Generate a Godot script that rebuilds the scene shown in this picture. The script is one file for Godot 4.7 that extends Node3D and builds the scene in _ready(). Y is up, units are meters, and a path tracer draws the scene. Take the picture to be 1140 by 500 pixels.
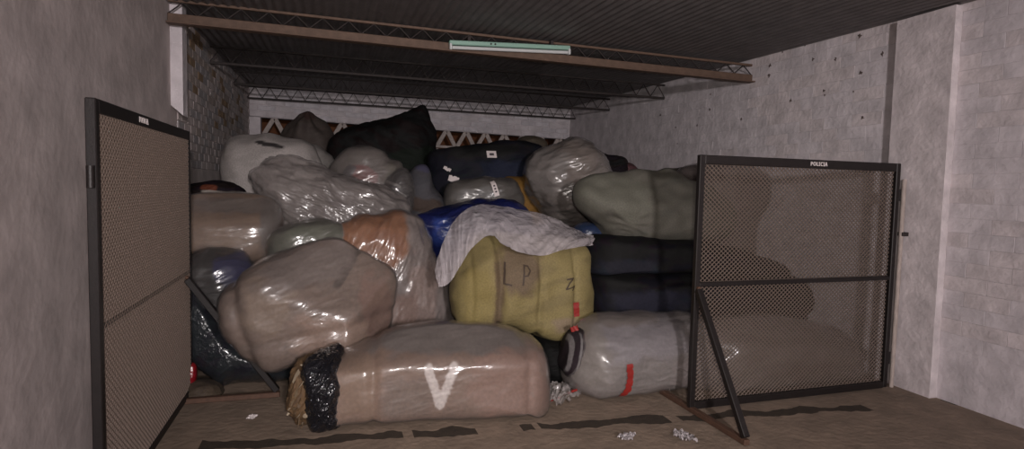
extends Node3D
# A storeroom heaped with wrapped bales behind two mesh barrier panels, lit by a lamp held beside the camera.

var M := {}
var used := {}
var noise := FastNoiseLite.new()
var ridge := FastNoiseLite.new()
var rng := RandomNumberGenerator.new()

const WALL_L := -1.25
const WALL_R := 4.32
const WALL_B := -10.45
const FRONT := 5.0

func C(r: float, g: float, b: float) -> Color:
	return Color(r / 255.0, g / 255.0, b / 255.0).srgb_to_linear()

func S(r: float, g: float, b: float) -> Color:
	return Color(r / 255.0, g / 255.0, b / 255.0)

func roof_y(z: float) -> float:
	return 2.86 - 0.019 * (z + 2.6)

func _ready() -> void:
	rng.seed = 7
	# ---- camera
	var cam := Camera3D.new()
	cam.name = "camera"
	cam.fov = 2.0 * rad_to_deg(atan(250.0 / 660.0))
	cam.near = 0.05
	cam.far = 60.0
	add_child(cam)
	cam.transform = Transform3D(Basis(Vector3(0.95598, 0.02264, 0.29257), Vector3(-0.00271, 0.99766, -0.06833), Vector3(-0.29343, 0.06453, 0.95380)), Vector3(0, 1.5, 0))
	cam.current = true
	# ---- environment and exposure
	var env := Environment.new()
	env.background_mode = Environment.BG_COLOR
	env.background_color = Color(0.10, 0.11, 0.14)
	env.background_energy_multiplier = 0.10
	env.tonemap_mode = Environment.TONE_MAPPER_LINEAR
	env.tonemap_exposure = 0.82
	env.sdfgi_enabled = true
	env.ssao_enabled = true
	env.ssil_enabled = true
	var we := WorldEnvironment.new()
	we.name = "world_environment"
	we.environment = env
	add_child(we)
	# ---- lights
	setup_noise()
	materials()
	lamps()
	# ---- structure
	room()
	roof()
	# ---- things
	panels()
	bales()
	sheet()
	floor_scraps()

func setup_noise() -> void:
	noise.noise_type = FastNoiseLite.TYPE_SIMPLEX_SMOOTH
	noise.seed = 11
	noise.frequency = 1.0
	noise.fractal_type = FastNoiseLite.FRACTAL_FBM
	noise.fractal_octaves = 2
	ridge.noise_type = FastNoiseLite.TYPE_SIMPLEX_SMOOTH
	ridge.seed = 23
	ridge.frequency = 1.0
	ridge.fractal_type = FastNoiseLite.FRACTAL_RIDGED
	ridge.fractal_octaves = 3
	ridge.fractal_gain = 0.55

# ---------------------------------------------------------------- materials
func gray_tex(type: int, freq: float, fractal: int, oct: int, lo: float, hi: float, sd: int, size := 512) -> Image:
	var n := FastNoiseLite.new()
	n.noise_type = type
	n.seed = sd
	n.frequency = freq
	n.fractal_type = fractal
	n.fractal_octaves = oct
	var im := n.get_seamless_image(size, size)
	im.convert(Image.FORMAT_RGB8)
	if lo != 0.0 or hi != 1.0:
		for y in size:
			for x in size:
				var v := lerpf(lo, hi, im.get_pixel(x, y).r)
				im.set_pixel(x, y, Color(v, v, v))
	return im

func normal_tex(im: Image, strength: float) -> ImageTexture:
	var c: Image = im.duplicate()
	c.convert(Image.FORMAT_RGBA8)
	c.bump_map_to_normal_map(strength)
	return ImageTexture.create_from_image(c)

func std(called: String, col: Color, rough: float, metal := 0.0) -> StandardMaterial3D:
	var m := StandardMaterial3D.new()
	m.resource_name = called
	m.albedo_color = col
	m.roughness = rough
	m.metallic = metal
	m.cull_mode = BaseMaterial3D.CULL_DISABLED
	M[called] = m
	return m

func tri(m: StandardMaterial3D, scale: float, albedo: Texture2D, normal: Texture2D, nscale := 1.0, world := false) -> void:
	m.uv1_triplanar = true
	m.uv1_world_triplanar = world
	m.uv1_scale = Vector3.ONE * scale
	m.uv1_triplanar_sharpness = 4.0
	if albedo:
		m.albedo_texture = albedo
	if normal:
		m.normal_enabled = true
		m.normal_texture = normal
		m.normal_scale = nscale

func materials() -> void:
	var crinkle := gray_tex(FastNoiseLite.TYPE_SIMPLEX_SMOOTH, 0.012, FastNoiseLite.FRACTAL_RIDGED, 4, 0, 1, 5)
	var cells := gray_tex(FastNoiseLite.TYPE_CELLULAR, 0.03, FastNoiseLite.FRACTAL_FBM, 2, 0, 1, 9)
	var fine := gray_tex(FastNoiseLite.TYPE_SIMPLEX_SMOOTH, 0.05, FastNoiseLite.FRACTAL_FBM, 4, 0.82, 1.0, 3)
	var patchy := gray_tex(FastNoiseLite.TYPE_SIMPLEX_SMOOTH, 0.012, FastNoiseLite.FRACTAL_FBM, 5, 0.82, 1.0, 17)
	var n_crinkle := normal_tex(crinkle, 6.0)
	var n_cells := normal_tex(cells, 5.0)
	var n_fine := normal_tex(fine, 8.0)
	var t_fine := ImageTexture.create_from_image(fine)
	var t_patchy := ImageTexture.create_from_image(patchy)
	# woven cloth: crossing threads
	var wv := Image.create(256, 256, false, Image.FORMAT_RGB8)
	for y in 256:
		for x in 256:
			var a := sin(x * TAU / 16.0)
			var b := sin(y * TAU / 16.0)
			var over := (int(x / 16.0) + int(y / 16.0)) % 2 == 0
			var h := 0.5 + 0.5 * (absf(a) if over else absf(b))
			wv.set_pixel(x, y, Color(h, h, h))
	var n_weave := normal_tex(wv, 3.0)
	# contents of the bales, seen through the film
	var m := std("film_body", Color.WHITE, 0.5)
	m.vertex_color_use_as_albedo = true
	m.metallic_specular = 0.5
	tri(m, 1.3, t_fine, n_crinkle, 0.08)
	m = std("fabric", Color.WHITE, 0.8)
	m.vertex_color_use_as_albedo = true
	tri(m, 2.2, t_fine, n_weave, 0.12)
	m = std("dark", Color.WHITE, 0.75)
	m.vertex_color_use_as_albedo = true
	m.metallic_specular = 0.3
	tri(m, 1.3, t_fine, n_crinkle, 0.2)
	m = std("gloss", Color.WHITE, 0.28)
	m.vertex_color_use_as_albedo = true
	tri(m, 1.2, t_fine, n_crinkle, 0.5)
	m = std("gloss_dark", Color.WHITE, 0.28)
	m.vertex_color_use_as_albedo = true
	m.clearcoat_enabled = true
	m.clearcoat = 0.5
	m.clearcoat_roughness = 0.12
	tri(m, 1.6, t_fine, n_crinkle, 0.8)
	# clear film stretched round the bales
	for k in [8, 10, 12, 14, 16, 18, 20, 24, 30, 40]:
		m = std("film_%d" % k, Color(0.72, 0.69, 0.68, k / 100.0), 0.2)
		m.transparency = BaseMaterial3D.TRANSPARENCY_ALPHA
		tri(m, 0.9, null, n_crinkle, 0.15)
		m.uv1_scale = Vector3(0.7, 1.5, 1.0)
	m = std("sheet_film", Color(0.74, 0.71, 0.72, 0.62), 0.18)
	m.transparency = BaseMaterial3D.TRANSPARENCY_ALPHA
	tri(m, 0.8, null, n_crinkle, 0.8)
	m.uv1_scale = Vector3(0.5, 1.3, 1.0)
	m = std("black_film", S(24, 24, 28), 0.14)
	tri(m, 1.3, null, n_crinkle, 1.6)
	# paint, ribbon, labels
	std("white_paint", S(205, 198, 194), 0.7)
	m = std("marker", S(60, 47, 36), 0.7)
	m = std("red_tape", S(132, 36, 32), 0.4)
	std("label_paper", S(206, 196, 194), 0.6)
	std("label_ink", S(60, 54, 58), 0.7)
	m = std("straw", Color.WHITE, 0.85)
	m.vertex_color_use_as_albedo = true
	# masonry
	m = std("wall_paint", S(226, 218, 221), 0.9)
	tri(m, 0.55, t_patchy, n_fine, 0.8, true)
	m = std("wall_paint_warm", S(227, 217, 218), 0.9)
	tri(m, 0.7, t_patchy, n_fine, 0.9, true)
	m = std("wall_paint_cool", S(222, 216, 221), 0.9)
	tri(m, 0.8, t_patchy, n_fine, 0.9, true)
	m = std("wall_paint_worn", S(188, 174, 166), 0.92)
	tri(m, 1.1, t_patchy, n_fine, 1.0, true)
	m = std("bare_brick", S(164, 138, 110), 0.92)
	tri(m, 1.3, t_patchy, n_fine, 1.0, true)
	m = std("plaster", S(210, 198, 195), 0.92)
	tri(m, 0.45, t_patchy, n_fine, 0.35, true)
	m = std("plaster_grey", S(184, 178, 179), 0.92)
	tri(m, 0.6, t_patchy, n_fine, 0.8, true)
	std("pit", S(92, 80, 76), 0.95)
	m = std("far_wall", S(120, 74, 46), 0.9)
	tri(m, 0.6, t_patchy, n_fine, 0.8, true)
	m = std("concrete", S(142, 124, 108), 0.85)
	tri(m, 0.6, t_patchy, n_fine, 0.9, true)
	m = std("dirt", S(60, 49, 38), 0.95)
	tri(m, 2.0, t_patchy, n_fine, 1.0, true)
	# roof and steel
	m = std("roof_sheet", S(118, 113, 113), 0.5, 0.2)
	tri(m, 0.7, t_patchy, n_fine, 0.4, true)
	m = std("rust_steel", S(106, 84, 70), 0.7, 0.1)
	tri(m, 2.0, t_patchy, n_fine, 0.6, true)
	m = std("dark_steel", S(50, 42, 40), 0.7, 0.1)
	tri(m, 2.0, t_patchy, n_fine, 0.6, true)
	m = std("panel_frame", S(30, 24, 23), 0.5, 0.2)
	tri(m, 3.0, t_patchy, n_fine, 0.4, true)
	m = std("panel_mesh", S(114, 100, 91), 0.6, 0.0)
	m = std("foot_steel", S(92, 66, 52), 0.7, 0.1)
	tri(m, 3.0, t_patchy, n_fine, 0.6, true)
	m = std("fixture_green", S(132, 166, 152), 0.45)
	m = std("tube_white", S(190, 192, 192), 0.25)
	m = std("lattice_paint", S(196, 184, 178), 0.85)
	tri(m, 2.0, t_patchy, n_fine, 0.5, true)
	m = std("lamp_body", S(30, 30, 32), 0.5)
	m = std("lamp_glow", Color(1, 0.96, 0.92), 0.5)
	m.emission_enabled = true
	m.emission = Color(1, 0.95, 0.9)
	m.emission_energy_multiplier = 2.0

# ---------------------------------------------------------------- helpers
func numbered(called: String) -> String:
	if not used.has(called):
		used[called] = 0
		return called
	used[called] += 1
	return "%s_%03d" % [called, used[called]]

func tag(o: Node, label: String, category: String, group := "") -> void:
	o.set_meta("label", label)
	o.set_meta("category", category)
	if group != "":
		o.set_meta("group", group)

func thing(called: String, label: String, category: String, at := Vector3.ZERO, group := "") -> Node3D:
	var o := Node3D.new()
	o.name = numbered(called)
	add_child(o)
	o.position = at
	tag(o, label, category, group)
	return o

func part(called: String, mesh: Mesh, mat: Material, parent: Node, xf := Transform3D.IDENTITY) -> MeshInstance3D:
	var o := MeshInstance3D.new()
	o.name = called
	o.mesh = mesh
	o.material_override = mat
	o.transform = xf
	parent.add_child(o, true)
	return o

func structure(called: String, mesh: Mesh, mat: Material, xf := Transform3D.IDENTITY) -> MeshInstance3D:
	var o := part(called, mesh, mat, self, xf)
	o.set_meta("kind", "structure")
	return o

func quad(st: SurfaceTool, a: Vector3, b: Vector3, c: Vector3, d: Vector3) -> void:
	for v in [a, b, c, a, c, d]:
		st.add_vertex(v)

func bevel_box(size: Vector3, bev: float) -> ArrayMesh:
	# a box with chamfered edges
	var st := SurfaceTool.new()
	st.begin(Mesh.PRIMITIVE_TRIANGLES)
	st.set_smooth_group(-1)
	var h := size * 0.5
	var b := minf(bev, minf(h.x, minf(h.y, h.z)) * 0.6)
	var i := h - Vector3(b, b, b)
	var cor := func(sx: float, sy: float, sz: float, ax: int) -> Vector3:
		var p := Vector3(i.x * sx, i.y * sy, i.z * sz)
		p[ax] = h[ax] * [sx, sy, sz][ax]
		return p
	var face := func(pts: Array) -> void:
		var n: Vector3 = (pts[1] - pts[0]).cross(pts[2] - pts[0])
		var mid := Vector3.ZERO
		for q in pts:
			mid += q
		var p := pts
		if n.dot(mid) > 0.0:
			p = pts.duplicate()
			p.reverse()
		for k in range(1, p.size() - 1):
			st.add_vertex(p[0])
			st.add_vertex(p[k])
			st.add_vertex(p[k + 1])
	for ax in 3:
		for s in [-1.0, 1.0]:
			var pts := []
			for q in [[-1.0, -1.0], [1.0, -1.0], [1.0, 1.0], [-1.0, 1.0]]:
				var e := [0.0, 0.0, 0.0]
				e[ax] = s
				e[(ax + 1) % 3] = q[0]
				e[(ax + 2) % 3] = q[1]
				pts.append(cor.call(e[0], e[1], e[2], ax))
			face.call(pts)
	for ax in 3:
		var a1 := (ax + 1) % 3
		var a2 := (ax + 2) % 3
		for s1 in [-1.0, 1.0]:
			for s2 in [-1.0, 1.0]:
				var e := [0.0, 0.0, 0.0]
				e[a1] = s1
				e[a2] = s2
				var pts := []
				e[ax] = -1.0
				pts.append(cor.call(e[0], e[1], e[2], a1))
				pts.append(cor.call(e[0], e[1], e[2], a2))
				e[ax] = 1.0
				pts.append(cor.call(e[0], e[1], e[2], a2))
				pts.append(cor.call(e[0], e[1], e[2], a1))
				face.call(pts)
	for sx in [-1.0, 1.0]:
		for sy in [-1.0, 1.0]:
			for sz in [-1.0, 1.0]:
				face.call([cor.call(sx, sy, sz, 0), cor.call(sx, sy, sz, 1), cor.call(sx, sy, sz, 2)])
	st.generate_normals()
	return st.commit()

func bar(a: Vector3, b: Vector3, w: float, t: float, bev := 0.003, up := Vector3.UP) -> Array:
	# [mesh, transform] of a chamfered bar from a to b, w across and t along up
	var d := b - a
	var z := d.normalized()
	var u := up
	if absf(z.dot(u)) > 0.95:
		u = Vector3.RIGHT
	var x := u.cross(z).normalized()
	var y := z.cross(x)
	return [bevel_box(Vector3(w, t, d.length()), bev), Transform3D(Basis(x, y, z), (a + b) * 0.5)]

func bar_part(called: String, a: Vector3, b: Vector3, w: float, t: float, mat: Material, parent: Node, bev := 0.003) -> MeshInstance3D:
	var r := bar(a, b, w, t, bev)
	return part(called, r[0], mat, parent, r[1])

func cyl(r: float, h: float, sides := 12) -> CylinderMesh:
	var c := CylinderMesh.new()
	c.top_radius = r
	c.bottom_radius = r
	c.height = h
	c.radial_segments = sides
	c.rings = 1
	return c

# ---------------------------------------------------------------- lamps
func lamps() -> void:
	# the light held just above the camera, aimed as the camera is
	var t := thing("hand_lamp", "small hand lamp held above the camera", "lamp", Vector3(0.02, 1.6, 0.14))
	var fw := -(Basis(Vector3(0.95598, 0.02264, 0.29257), Vector3(-0.00271, 0.99766, -0.06833), Vector3(-0.29343, 0.06453, 0.95380)) as Basis).z
	var face := Transform3D(Basis.looking_at(fw, Vector3.UP), Vector3.ZERO)
	part("housing", bevel_box(Vector3(0.09, 0.06, 0.05), 0.006), M.lamp_body, t, face)
	part("lamp_face", bevel_box(Vector3(0.07, 0.04, 0.006), 0.001), M.lamp_glow, t, face.translated(fw * 0.029))
	var l := SpotLight3D.new()
	l.name = "hand_light"
	add_child(l)
	l.transform = Transform3D(Basis.looking_at(fw, Vector3.UP), t.position + fw * 0.06)
	l.light_color = Color(1.0, 0.965, 0.94)
	l.light_energy = 9.5
	l.light_size = 0.03
	l.spot_range = 40.0
	l.spot_angle = 43.0
	l.spot_angle_attenuation = 1.0
	l.spot_attenuation = 2.0
	l.shadow_enabled = true
	# the floodlight behind the camera
	var b := thing("floodlight", "floodlight on a post standing behind the camera", "lamp", Vector3(0.5, 0, 3.4))
	part("post", cyl(0.03, 2.1, 10), M.lamp_body, b, Transform3D(Basis(), Vector3(0, 1.05, 0.08)))
	part("housing", bevel_box(Vector3(0.36, 0.26, 0.1), 0.01), M.lamp_body, b, Transform3D(Basis(), Vector3(0, 2.1, 0)))
	part("lamp_face", bevel_box(Vector3(0.32, 0.22, 0.01), 0.002), M.lamp_glow, b, Transform3D(Basis(), Vector3(0, 2.1, -0.055)))
	var o := AreaLight3D.new()
	o.name = "floodlight_light"
	add_child(o)
	o.position = b.position + Vector3(0, 2.1, -0.075)
	o.area_size = Vector2(0.32, 0.22)
	o.light_color = Color(1.0, 0.965, 0.97)
	o.light_energy = 36.0
	o.area_range = 40.0
	o.area_attenuation = 2.0
	o.shadow_enabled = true

# ---------------------------------------------------------------- room
func box_at(lo: Vector3, hi: Vector3) -> Array:
	var b := BoxMesh.new()
	b.size = hi - lo
	return [b, Transform3D(Basis(), (lo + hi) * 0.5)]

func struct_box(called: String, lo: Vector3, hi: Vector3, mat: Material) -> MeshInstance3D:
	var r := box_at(lo, hi)
	return structure(called, r[0], mat, r[1])

func brick_mats(k: int, bare: float, paints: Array) -> Material:
	var r := rng.randf()
	if r < bare:
		return M.bare_brick
	if r < bare * 2.2:
		return M.wall_paint_worn
	return paints[k % paints.size()]

# bricks of a wall: origin o, along direction d, outward normal n
func bricks(wall: Node3D, o: Vector3, d: Vector3, n: Vector3, length: float, y0: float, y1: float, bl: float, bh: float, proud: float, bare: Callable, limit: int, eye_first: bool, paints: Array, gap := 0.006) -> void:
	var full := bevel_box(Vector3(bl - gap, bh - gap, 0.04), gap * 0.6)
	var half := bevel_box(Vector3(bl * 0.5 - gap, bh - gap, 0.04), gap * 0.6)
	var all := []
	var rows := int((y1 - y0) / bh)
	for r in rows:
		var u := -bl * 0.5 if r % 2 == 1 else 0.0
		while u < length - 0.02:
			var a := maxf(u, 0.0)
			var b := minf(u + bl, length)
			if b - a > bl * 0.35:
				var c := o + d * ((a + b) * 0.5) + Vector3(0, y0 + (r + 0.5) * bh - o.y, 0)
				all.append([c, b - a < bl * 0.8])
			u += bl
	if eye_first:
		all.sort_custom(func(p, q): return p[0].distance_squared_to(Vector3(0, 1.5, 0)) < q[0].distance_squared_to(Vector3(0, 1.5, 0)))
	var inv := wall.transform.affine_inverse()
	var rest := SurfaceTool.new()
	rest.begin(Mesh.PRIMITIVE_TRIANGLES)
	var k := 0
	for e in all:
		var ax := d.normalized() if Vector3.UP.cross(n).dot(d) > 0.0 else -d.normalized()
		var tilt := Basis(ax, n.cross(ax), n) * Basis(Vector3(0, 0, 1), rng.randf_range(-0.012, 0.012))
		var xf := inv * Transform3D(tilt, e[0] + n * (proud - 0.02 + rng.randf_range(-0.0012, 0.0012)))
		var mt := brick_mats(rng.randi(), bare.call(e[0]), paints)
		if k < limit:
			part("brick", half if e[1] else full, mt, wall, xf)
		else:
			rest.append_from(half if e[1] else full, 0, xf)
		k += 1
	if k > limit:
		var s := part("far_bricks", rest.commit(), paints[0], wall)
		s.set_meta("kind", "stuff")

func room() -> void:
	# floor: two concrete pours with a dirt filled joint between them, at a slant
	var jx := func(x: float) -> float: return -3.46 + 0.10 * (x - 0.6)
	var back := slab_mesh(func(x): return jx.call(x) - 0.07 + 0.06 * noise.get_noise_2d(x * 2.3, 4.0) + 0.02 * noise.get_noise_2d(x * 9.0, 2.0), true, jx)
	structure("floor", back, M.concrete)
	var fl := get_node("floor")
	var front := slab_mesh(func(x): return jx.call(x) + 0.035 + 0.05 * noise.get_noise_2d(x * 2.0, 9.0) + 0.02 * noise.get_noise_2d(x * 10.0, 7.0), false, jx)
	part("front_slab", front, M.concrete, fl)
	var r := box_at(Vector3(WALL_L - 0.3, -0.20, -4.4), Vector3(WALL_R + 0.3, -0.0004, -2.6))
	part("joint_dirt", r[0], M.dirt, fl, r[1])
	# mortar that has filled the joint here and there
	for f in [[-1.3, -0.70], [0.42, 0.48], [0.86, 1.14], [1.22, 1.26], [2.12, 2.2], [3.62, 4.3]]:
		var a: float = f[0]
		var b: float = f[1]
		var st := SurfaceTool.new()
		st.begin(Mesh.PRIMITIVE_TRIANGLES)
		var n := 10
		for i in n:
			var x0 := lerpf(a, b, i / float(n))
			var x1 := lerpf(a, b, (i + 1) / float(n))
			var z0: float = jx.call(x0)
			var z1: float = jx.call(x1)
			quad(st, Vector3(x0, 0.0005, z0 - 0.13), Vector3(x1, 0.0005, z1 - 0.13), Vector3(x1, 0.0005, z1 + 0.11), Vector3(x0, 0.0005, z0 + 0.11))
		st.generate_normals()
		part("joint_mortar", st.commit(), M.concrete, fl)
	# side walls with thickness
	var top := 3.25
	var lw := struct_box("wall_left", Vector3(WALL_L - 0.2, 0, WALL_B), Vector3(WALL_L, top, FRONT), M.plaster)
	bricks(lw, Vector3(WALL_L, 0, -5.72), Vector3(0, 0, -1), Vector3(1, 0, 0), -WALL_B - 5.72, 1.6, 3.02, 0.24, 0.08, 0.008, func(p): return 0.20 if absf(p.y - (2.62 - 0.06 * (-p.z - 6.0))) < 0.3 else 0.03, 300, true, [M.plaster, M.plaster, M.plaster_grey])
	var rw := struct_box("wall_right", Vector3(WALL_R, 0, WALL_B), Vector3(WALL_R + 0.2, top, FRONT), M.wall_paint)
	bricks(rw, Vector3(WALL_R, 0, -2.3), Vector3(0, 0, -1), Vector3(-1, 0, 0), -WALL_B - 2.3, 0.4, 3.0, 0.30, 0.105, 0.004, func(_p): return 0.0, 300, true, [M.wall_paint, M.wall_paint, M.wall_paint_warm], 0.0022)
	pits(rw)
	# front wall behind the camera, with a wide doorway to the night
	struct_box("wall_front", Vector3(WALL_L - 0.2, 0, FRONT), Vector3(-0.9, top, FRONT + 0.2), M.wall_paint)
	struct_box("wall_front_001", Vector3(3.9, 0, FRONT), Vector3(WALL_R + 0.2, top, FRONT + 0.2), M.wall_paint)
	struct_box("wall_front_002", Vector3(-0.9, 2.6, FRONT), Vector3(3.9, top, FRONT + 0.2), M.wall_paint)
	# pilasters: one on the left wall with a sloped foot, one where the right wall meets the front bay
	var st2 := SurfaceTool.new()
	st2.begin(Mesh.PRIMITIVE_TRIANGLES)
	st2.set_smooth_group(-1)
	var px := WALL_L + 0.09
	var z0 := -5.68
	var z1 := -5.52
	var yb := 2.02
	var yt := 3.0
	quad(st2, Vector3(px, yb, z1), Vector3(px, yt, z1), Vector3(px, yt, z0), Vector3(px, yb, z0))
	quad(st2, Vector3(WALL_L, yb + 0.08, z1), Vector3(WALL_L, yt, z1), Vector3(px, yt, z1), Vector3(px, yb, z1))
	quad(st2, Vector3(px, yb, z0), Vector3(px, yt, z0), Vector3(WALL_L, yt, z0), Vector3(WALL_L, yb + 0.08, z0))
	quad(st2, Vector3(WALL_L, yb + 0.08, z0), Vector3(WALL_L, yb + 0.08, z1), Vector3(px, yb, z1), Vector3(px, yb, z0))
	quad(st2, Vector3(WALL_L, yt, z0), Vector3(px, yt, z0), Vector3(px, yt, z1), Vector3(WALL_L, yt, z1))
	st2.generate_normals()
	structure("trim_1", st2.commit(), M.wall_paint)
	struct_box("trim_2", Vector3(WALL_R - 0.07, 0, -3.66), Vector3(WALL_R, 2.86, -3.2), M.wall_paint_warm)
	# back wall: a brick band over a long opening with a white lattice in it, brick below
	var oy1 := 2.50
	var oy0 := 2.13
	var bw := struct_box("wall_back", Vector3(WALL_L, 0, WALL_B - 0.2), Vector3(WALL_R, oy0, WALL_B), M.wall_paint)
	var sag := -0.022
	var lb := BoxMesh.new()
	lb.size = Vector3(WALL_R - WALL_L, 0.9, 0.2)
	var up := structure("wall_back_001", lb, M.wall_paint, Transform3D(Basis(Vector3(0, 0, 1), sag), Vector3((WALL_L + WALL_R) * 0.5, oy1 - 0.035 + 0.45, WALL_B - 0.1)))
	struct_box("wall_back_002", Vector3(WALL_L, oy0, WALL_B - 0.2), Vector3(WALL_L + 0.17, oy1 + 0.06, WALL_B), M.wall_paint)
	bricks(bw, Vector3(WALL_L, 0, WALL_B), Vector3(1, 0, 0), Vector3(0, 0, 1), WALL_R - WALL_L, oy0 - 0.3, oy0, 0.27, 0.10, 0.012, func(_p): return 0.0, 300, false, [M.wall_paint, M.wall_paint_cool])
	bricks(up, Vector3(WALL_L, 0, WALL_B), Vector3(1, sag, 0), Vector3(0, 0, 1), WALL_R - WALL_L, oy1 + 0.027, 3.15, 0.27, 0.095, 0.02, func(_p): return 0.0, 300, false, [M.wall_paint, M.wall_paint_cool], 0.013)
	# the room beyond the opening
	struct_box("wall_beyond", Vector3(WALL_L - 0.2, 0, WALL_B - 1.4), Vector3(WALL_R + 0.2, top, WALL_B - 1.2), M.far_wall)
	struct_box("wall_beyond_001", Vector3(WALL_L - 0.2, 0, WALL_B - 1.2), Vector3(WALL_L, top, WALL_B - 0.2), M.far_wall)
	struct_box("wall_beyond_002", Vector3(WALL_R, 0, WALL_B - 1.2), Vector3(WALL_R + 0.2, top, WALL_B - 0.2), M.far_wall)
	struct_box("floor_001", Vector3(WALL_L - 0.2, -0.2, WALL_B - 1.4), Vector3(WALL_R + 0.2, -0.001, WALL_B - 0.2), M.concrete)
	# white lattice truss in the opening
	var lt := thing("lattice_truss", "white painted zigzag lattice in the opening of the back wall", "lattice", Vector3(WALL_L + 0.19, oy0 + 0.082, WALL_B - 0.09))
	var len := WALL_R - WALL_L - 0.21
	lt.rotation.z = -0.02
	bar_part("bottom_chord", Vector3(0, 0.022, 0), Vector3(len, 0.022, 0), 0.06, 0.044, M.lattice_paint, lt, 0.004)
	var nb := 15
	var seg := len / nb
	for i in nb:
		var xa := seg * i
		var xm := xa + seg * 0.5
		var xb := xa + seg
		bar_part("slat", Vector3(xa + 0.02, 0.04, 0), Vector3(xm - 0.01, oy1 - oy0 - 0.06, 0), 0.05, 0.07, M.lattice_paint, lt, 0.005)
		bar_part("slat", Vector3(xm + 0.01, oy1 - oy0 - 0.06, 0), Vector3(xb - 0.02, 0.04, 0), 0.05, 0.07, M.lattice_paint, lt, 0.005)

func pits(wall: Node3D) -> void:
	# small holes and knocks in the whitewash
	var at := PackedVector3Array([Vector3(4.314, 2.897, -4.975), Vector3(4.314, 2.904, -4.682), Vector3(4.314, 2.796, -5.145), Vector3(4.314, 2.697, -5.151), Vector3(4.314, 2.697, -4.31), Vector3(4.314, 2.436, -4.422), Vector3(4.314, 2.394, -4.409), Vector3(4.314, 2.4, -4.83), Vector3(4.314, 2.846, -4.066), Vector3(4.314, 2.649, -3.836), Vector3(4.314, 2.531, -4.034), Vector3(4.314, 2.381, -4.096), Vector3(4.314, 2.642, -6.129), Vector3(4.314, 2.463, -6.134), Vector3(4.314, 2.294, -6.375), Vector3(4.314, 2.518, -7.245), Vector3(4.314, 2.314, -6.854), Vector3(4.314, 2.1, -6.796), Vector3(4.314, 2.147, -3.989), Vector3(4.314, 2.289, -5.555), Vector3(4.314, 2.686, -5.424), Vector3(4.314, 2.748, -4.572)])
	var mesh := SurfaceTool.new()
	mesh.begin(Mesh.PRIMITIVE_TRIANGLES)
	for i in 9:
		var a := TAU * i / 9.0
		var b := TAU * (i + 1) / 9.0
		var ra := 0.010 + 0.005 * sin(i * 2.4)
		var rb := 0.010 + 0.005 * sin((i + 1) % 9 * 2.4)
		for v in [Vector3(0, 0, 0), Vector3(0, sin(b) * rb, cos(b) * rb), Vector3(0, sin(a) * ra, cos(a) * ra)]:
			mesh.add_vertex(v)
		quad(mesh, Vector3(0, sin(a) * ra, cos(a) * ra), Vector3(0, sin(b) * rb, cos(b) * rb), Vector3(0.006, sin(b) * rb * 1.2, cos(b) * rb * 1.2), Vector3(0.006, sin(a) * ra * 1.2, cos(a) * ra * 1.2))
	mesh.generate_normals()
	var m := mesh.commit()
	var inv := wall.transform.affine_inverse()
	for i in at.size():
		var k := 0.8 + 0.9 * absf(sin(i * 3.7))
		part("pit", m, M.pit, wall, inv * Transform3D(Basis(Vector3.RIGHT, i * 1.3).scaled(Vector3(1, k, k * (0.6 + 0.5 * absf(cos(i * 1.9))))), at[i]))

func slab_mesh(edge: Callable, is_back: bool, _jx: Callable) -> ArrayMesh:
	var st := SurfaceTool.new()
	st.begin(Mesh.PRIMITIVE_TRIANGLES)
	st.set_smooth_group(-1)
	var n := 420
	var xa := WALL_L - 0.2
	var xb := WALL_R + 0.2
	for i in n:
		var x0 := lerpf(xa, xb, i / float(n))
		var x1 := lerpf(xa, xb, (i + 1) / float(n))
		var e0: float = edge.call(x0)
		var e1: float = edge.call(x1)
		if is_back:
			quad(st, Vector3(x0, 0, WALL_B - 0.2), Vector3(x1, 0, WALL_B - 0.2), Vector3(x1, 0, e1), Vector3(x0, 0, e0))
			quad(st, Vector3(x0, 0, e0), Vector3(x1, 0, e1), Vector3(x1, -0.2, e1), Vector3(x0, -0.2, e0))
			quad(st, Vector3(x1, -0.2, WALL_B - 0.2), Vector3(x0, -0.2, WALL_B - 0.2), Vector3(x0, -0.2, e0), Vector3(x1, -0.2, e1))
		else:
			quad(st, Vector3(x0, 0, e0), Vector3(x1, 0, e1), Vector3(x1, 0, FRONT + 1.5), Vector3(x0, 0, FRONT + 1.5))
			quad(st, Vector3(x1, 0, e1), Vector3(x0, 0, e0), Vector3(x0, -0.2, e0), Vector3(x1, -0.2, e1))
			quad(st, Vector3(x1, -0.2, e1), Vector3(x0, -0.2, e0), Vector3(x0, -0.2, FRONT + 1.5), Vector3(x1, -0.2, FRONT + 1.5))
	st.generate_normals()
	return st.commit()

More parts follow.
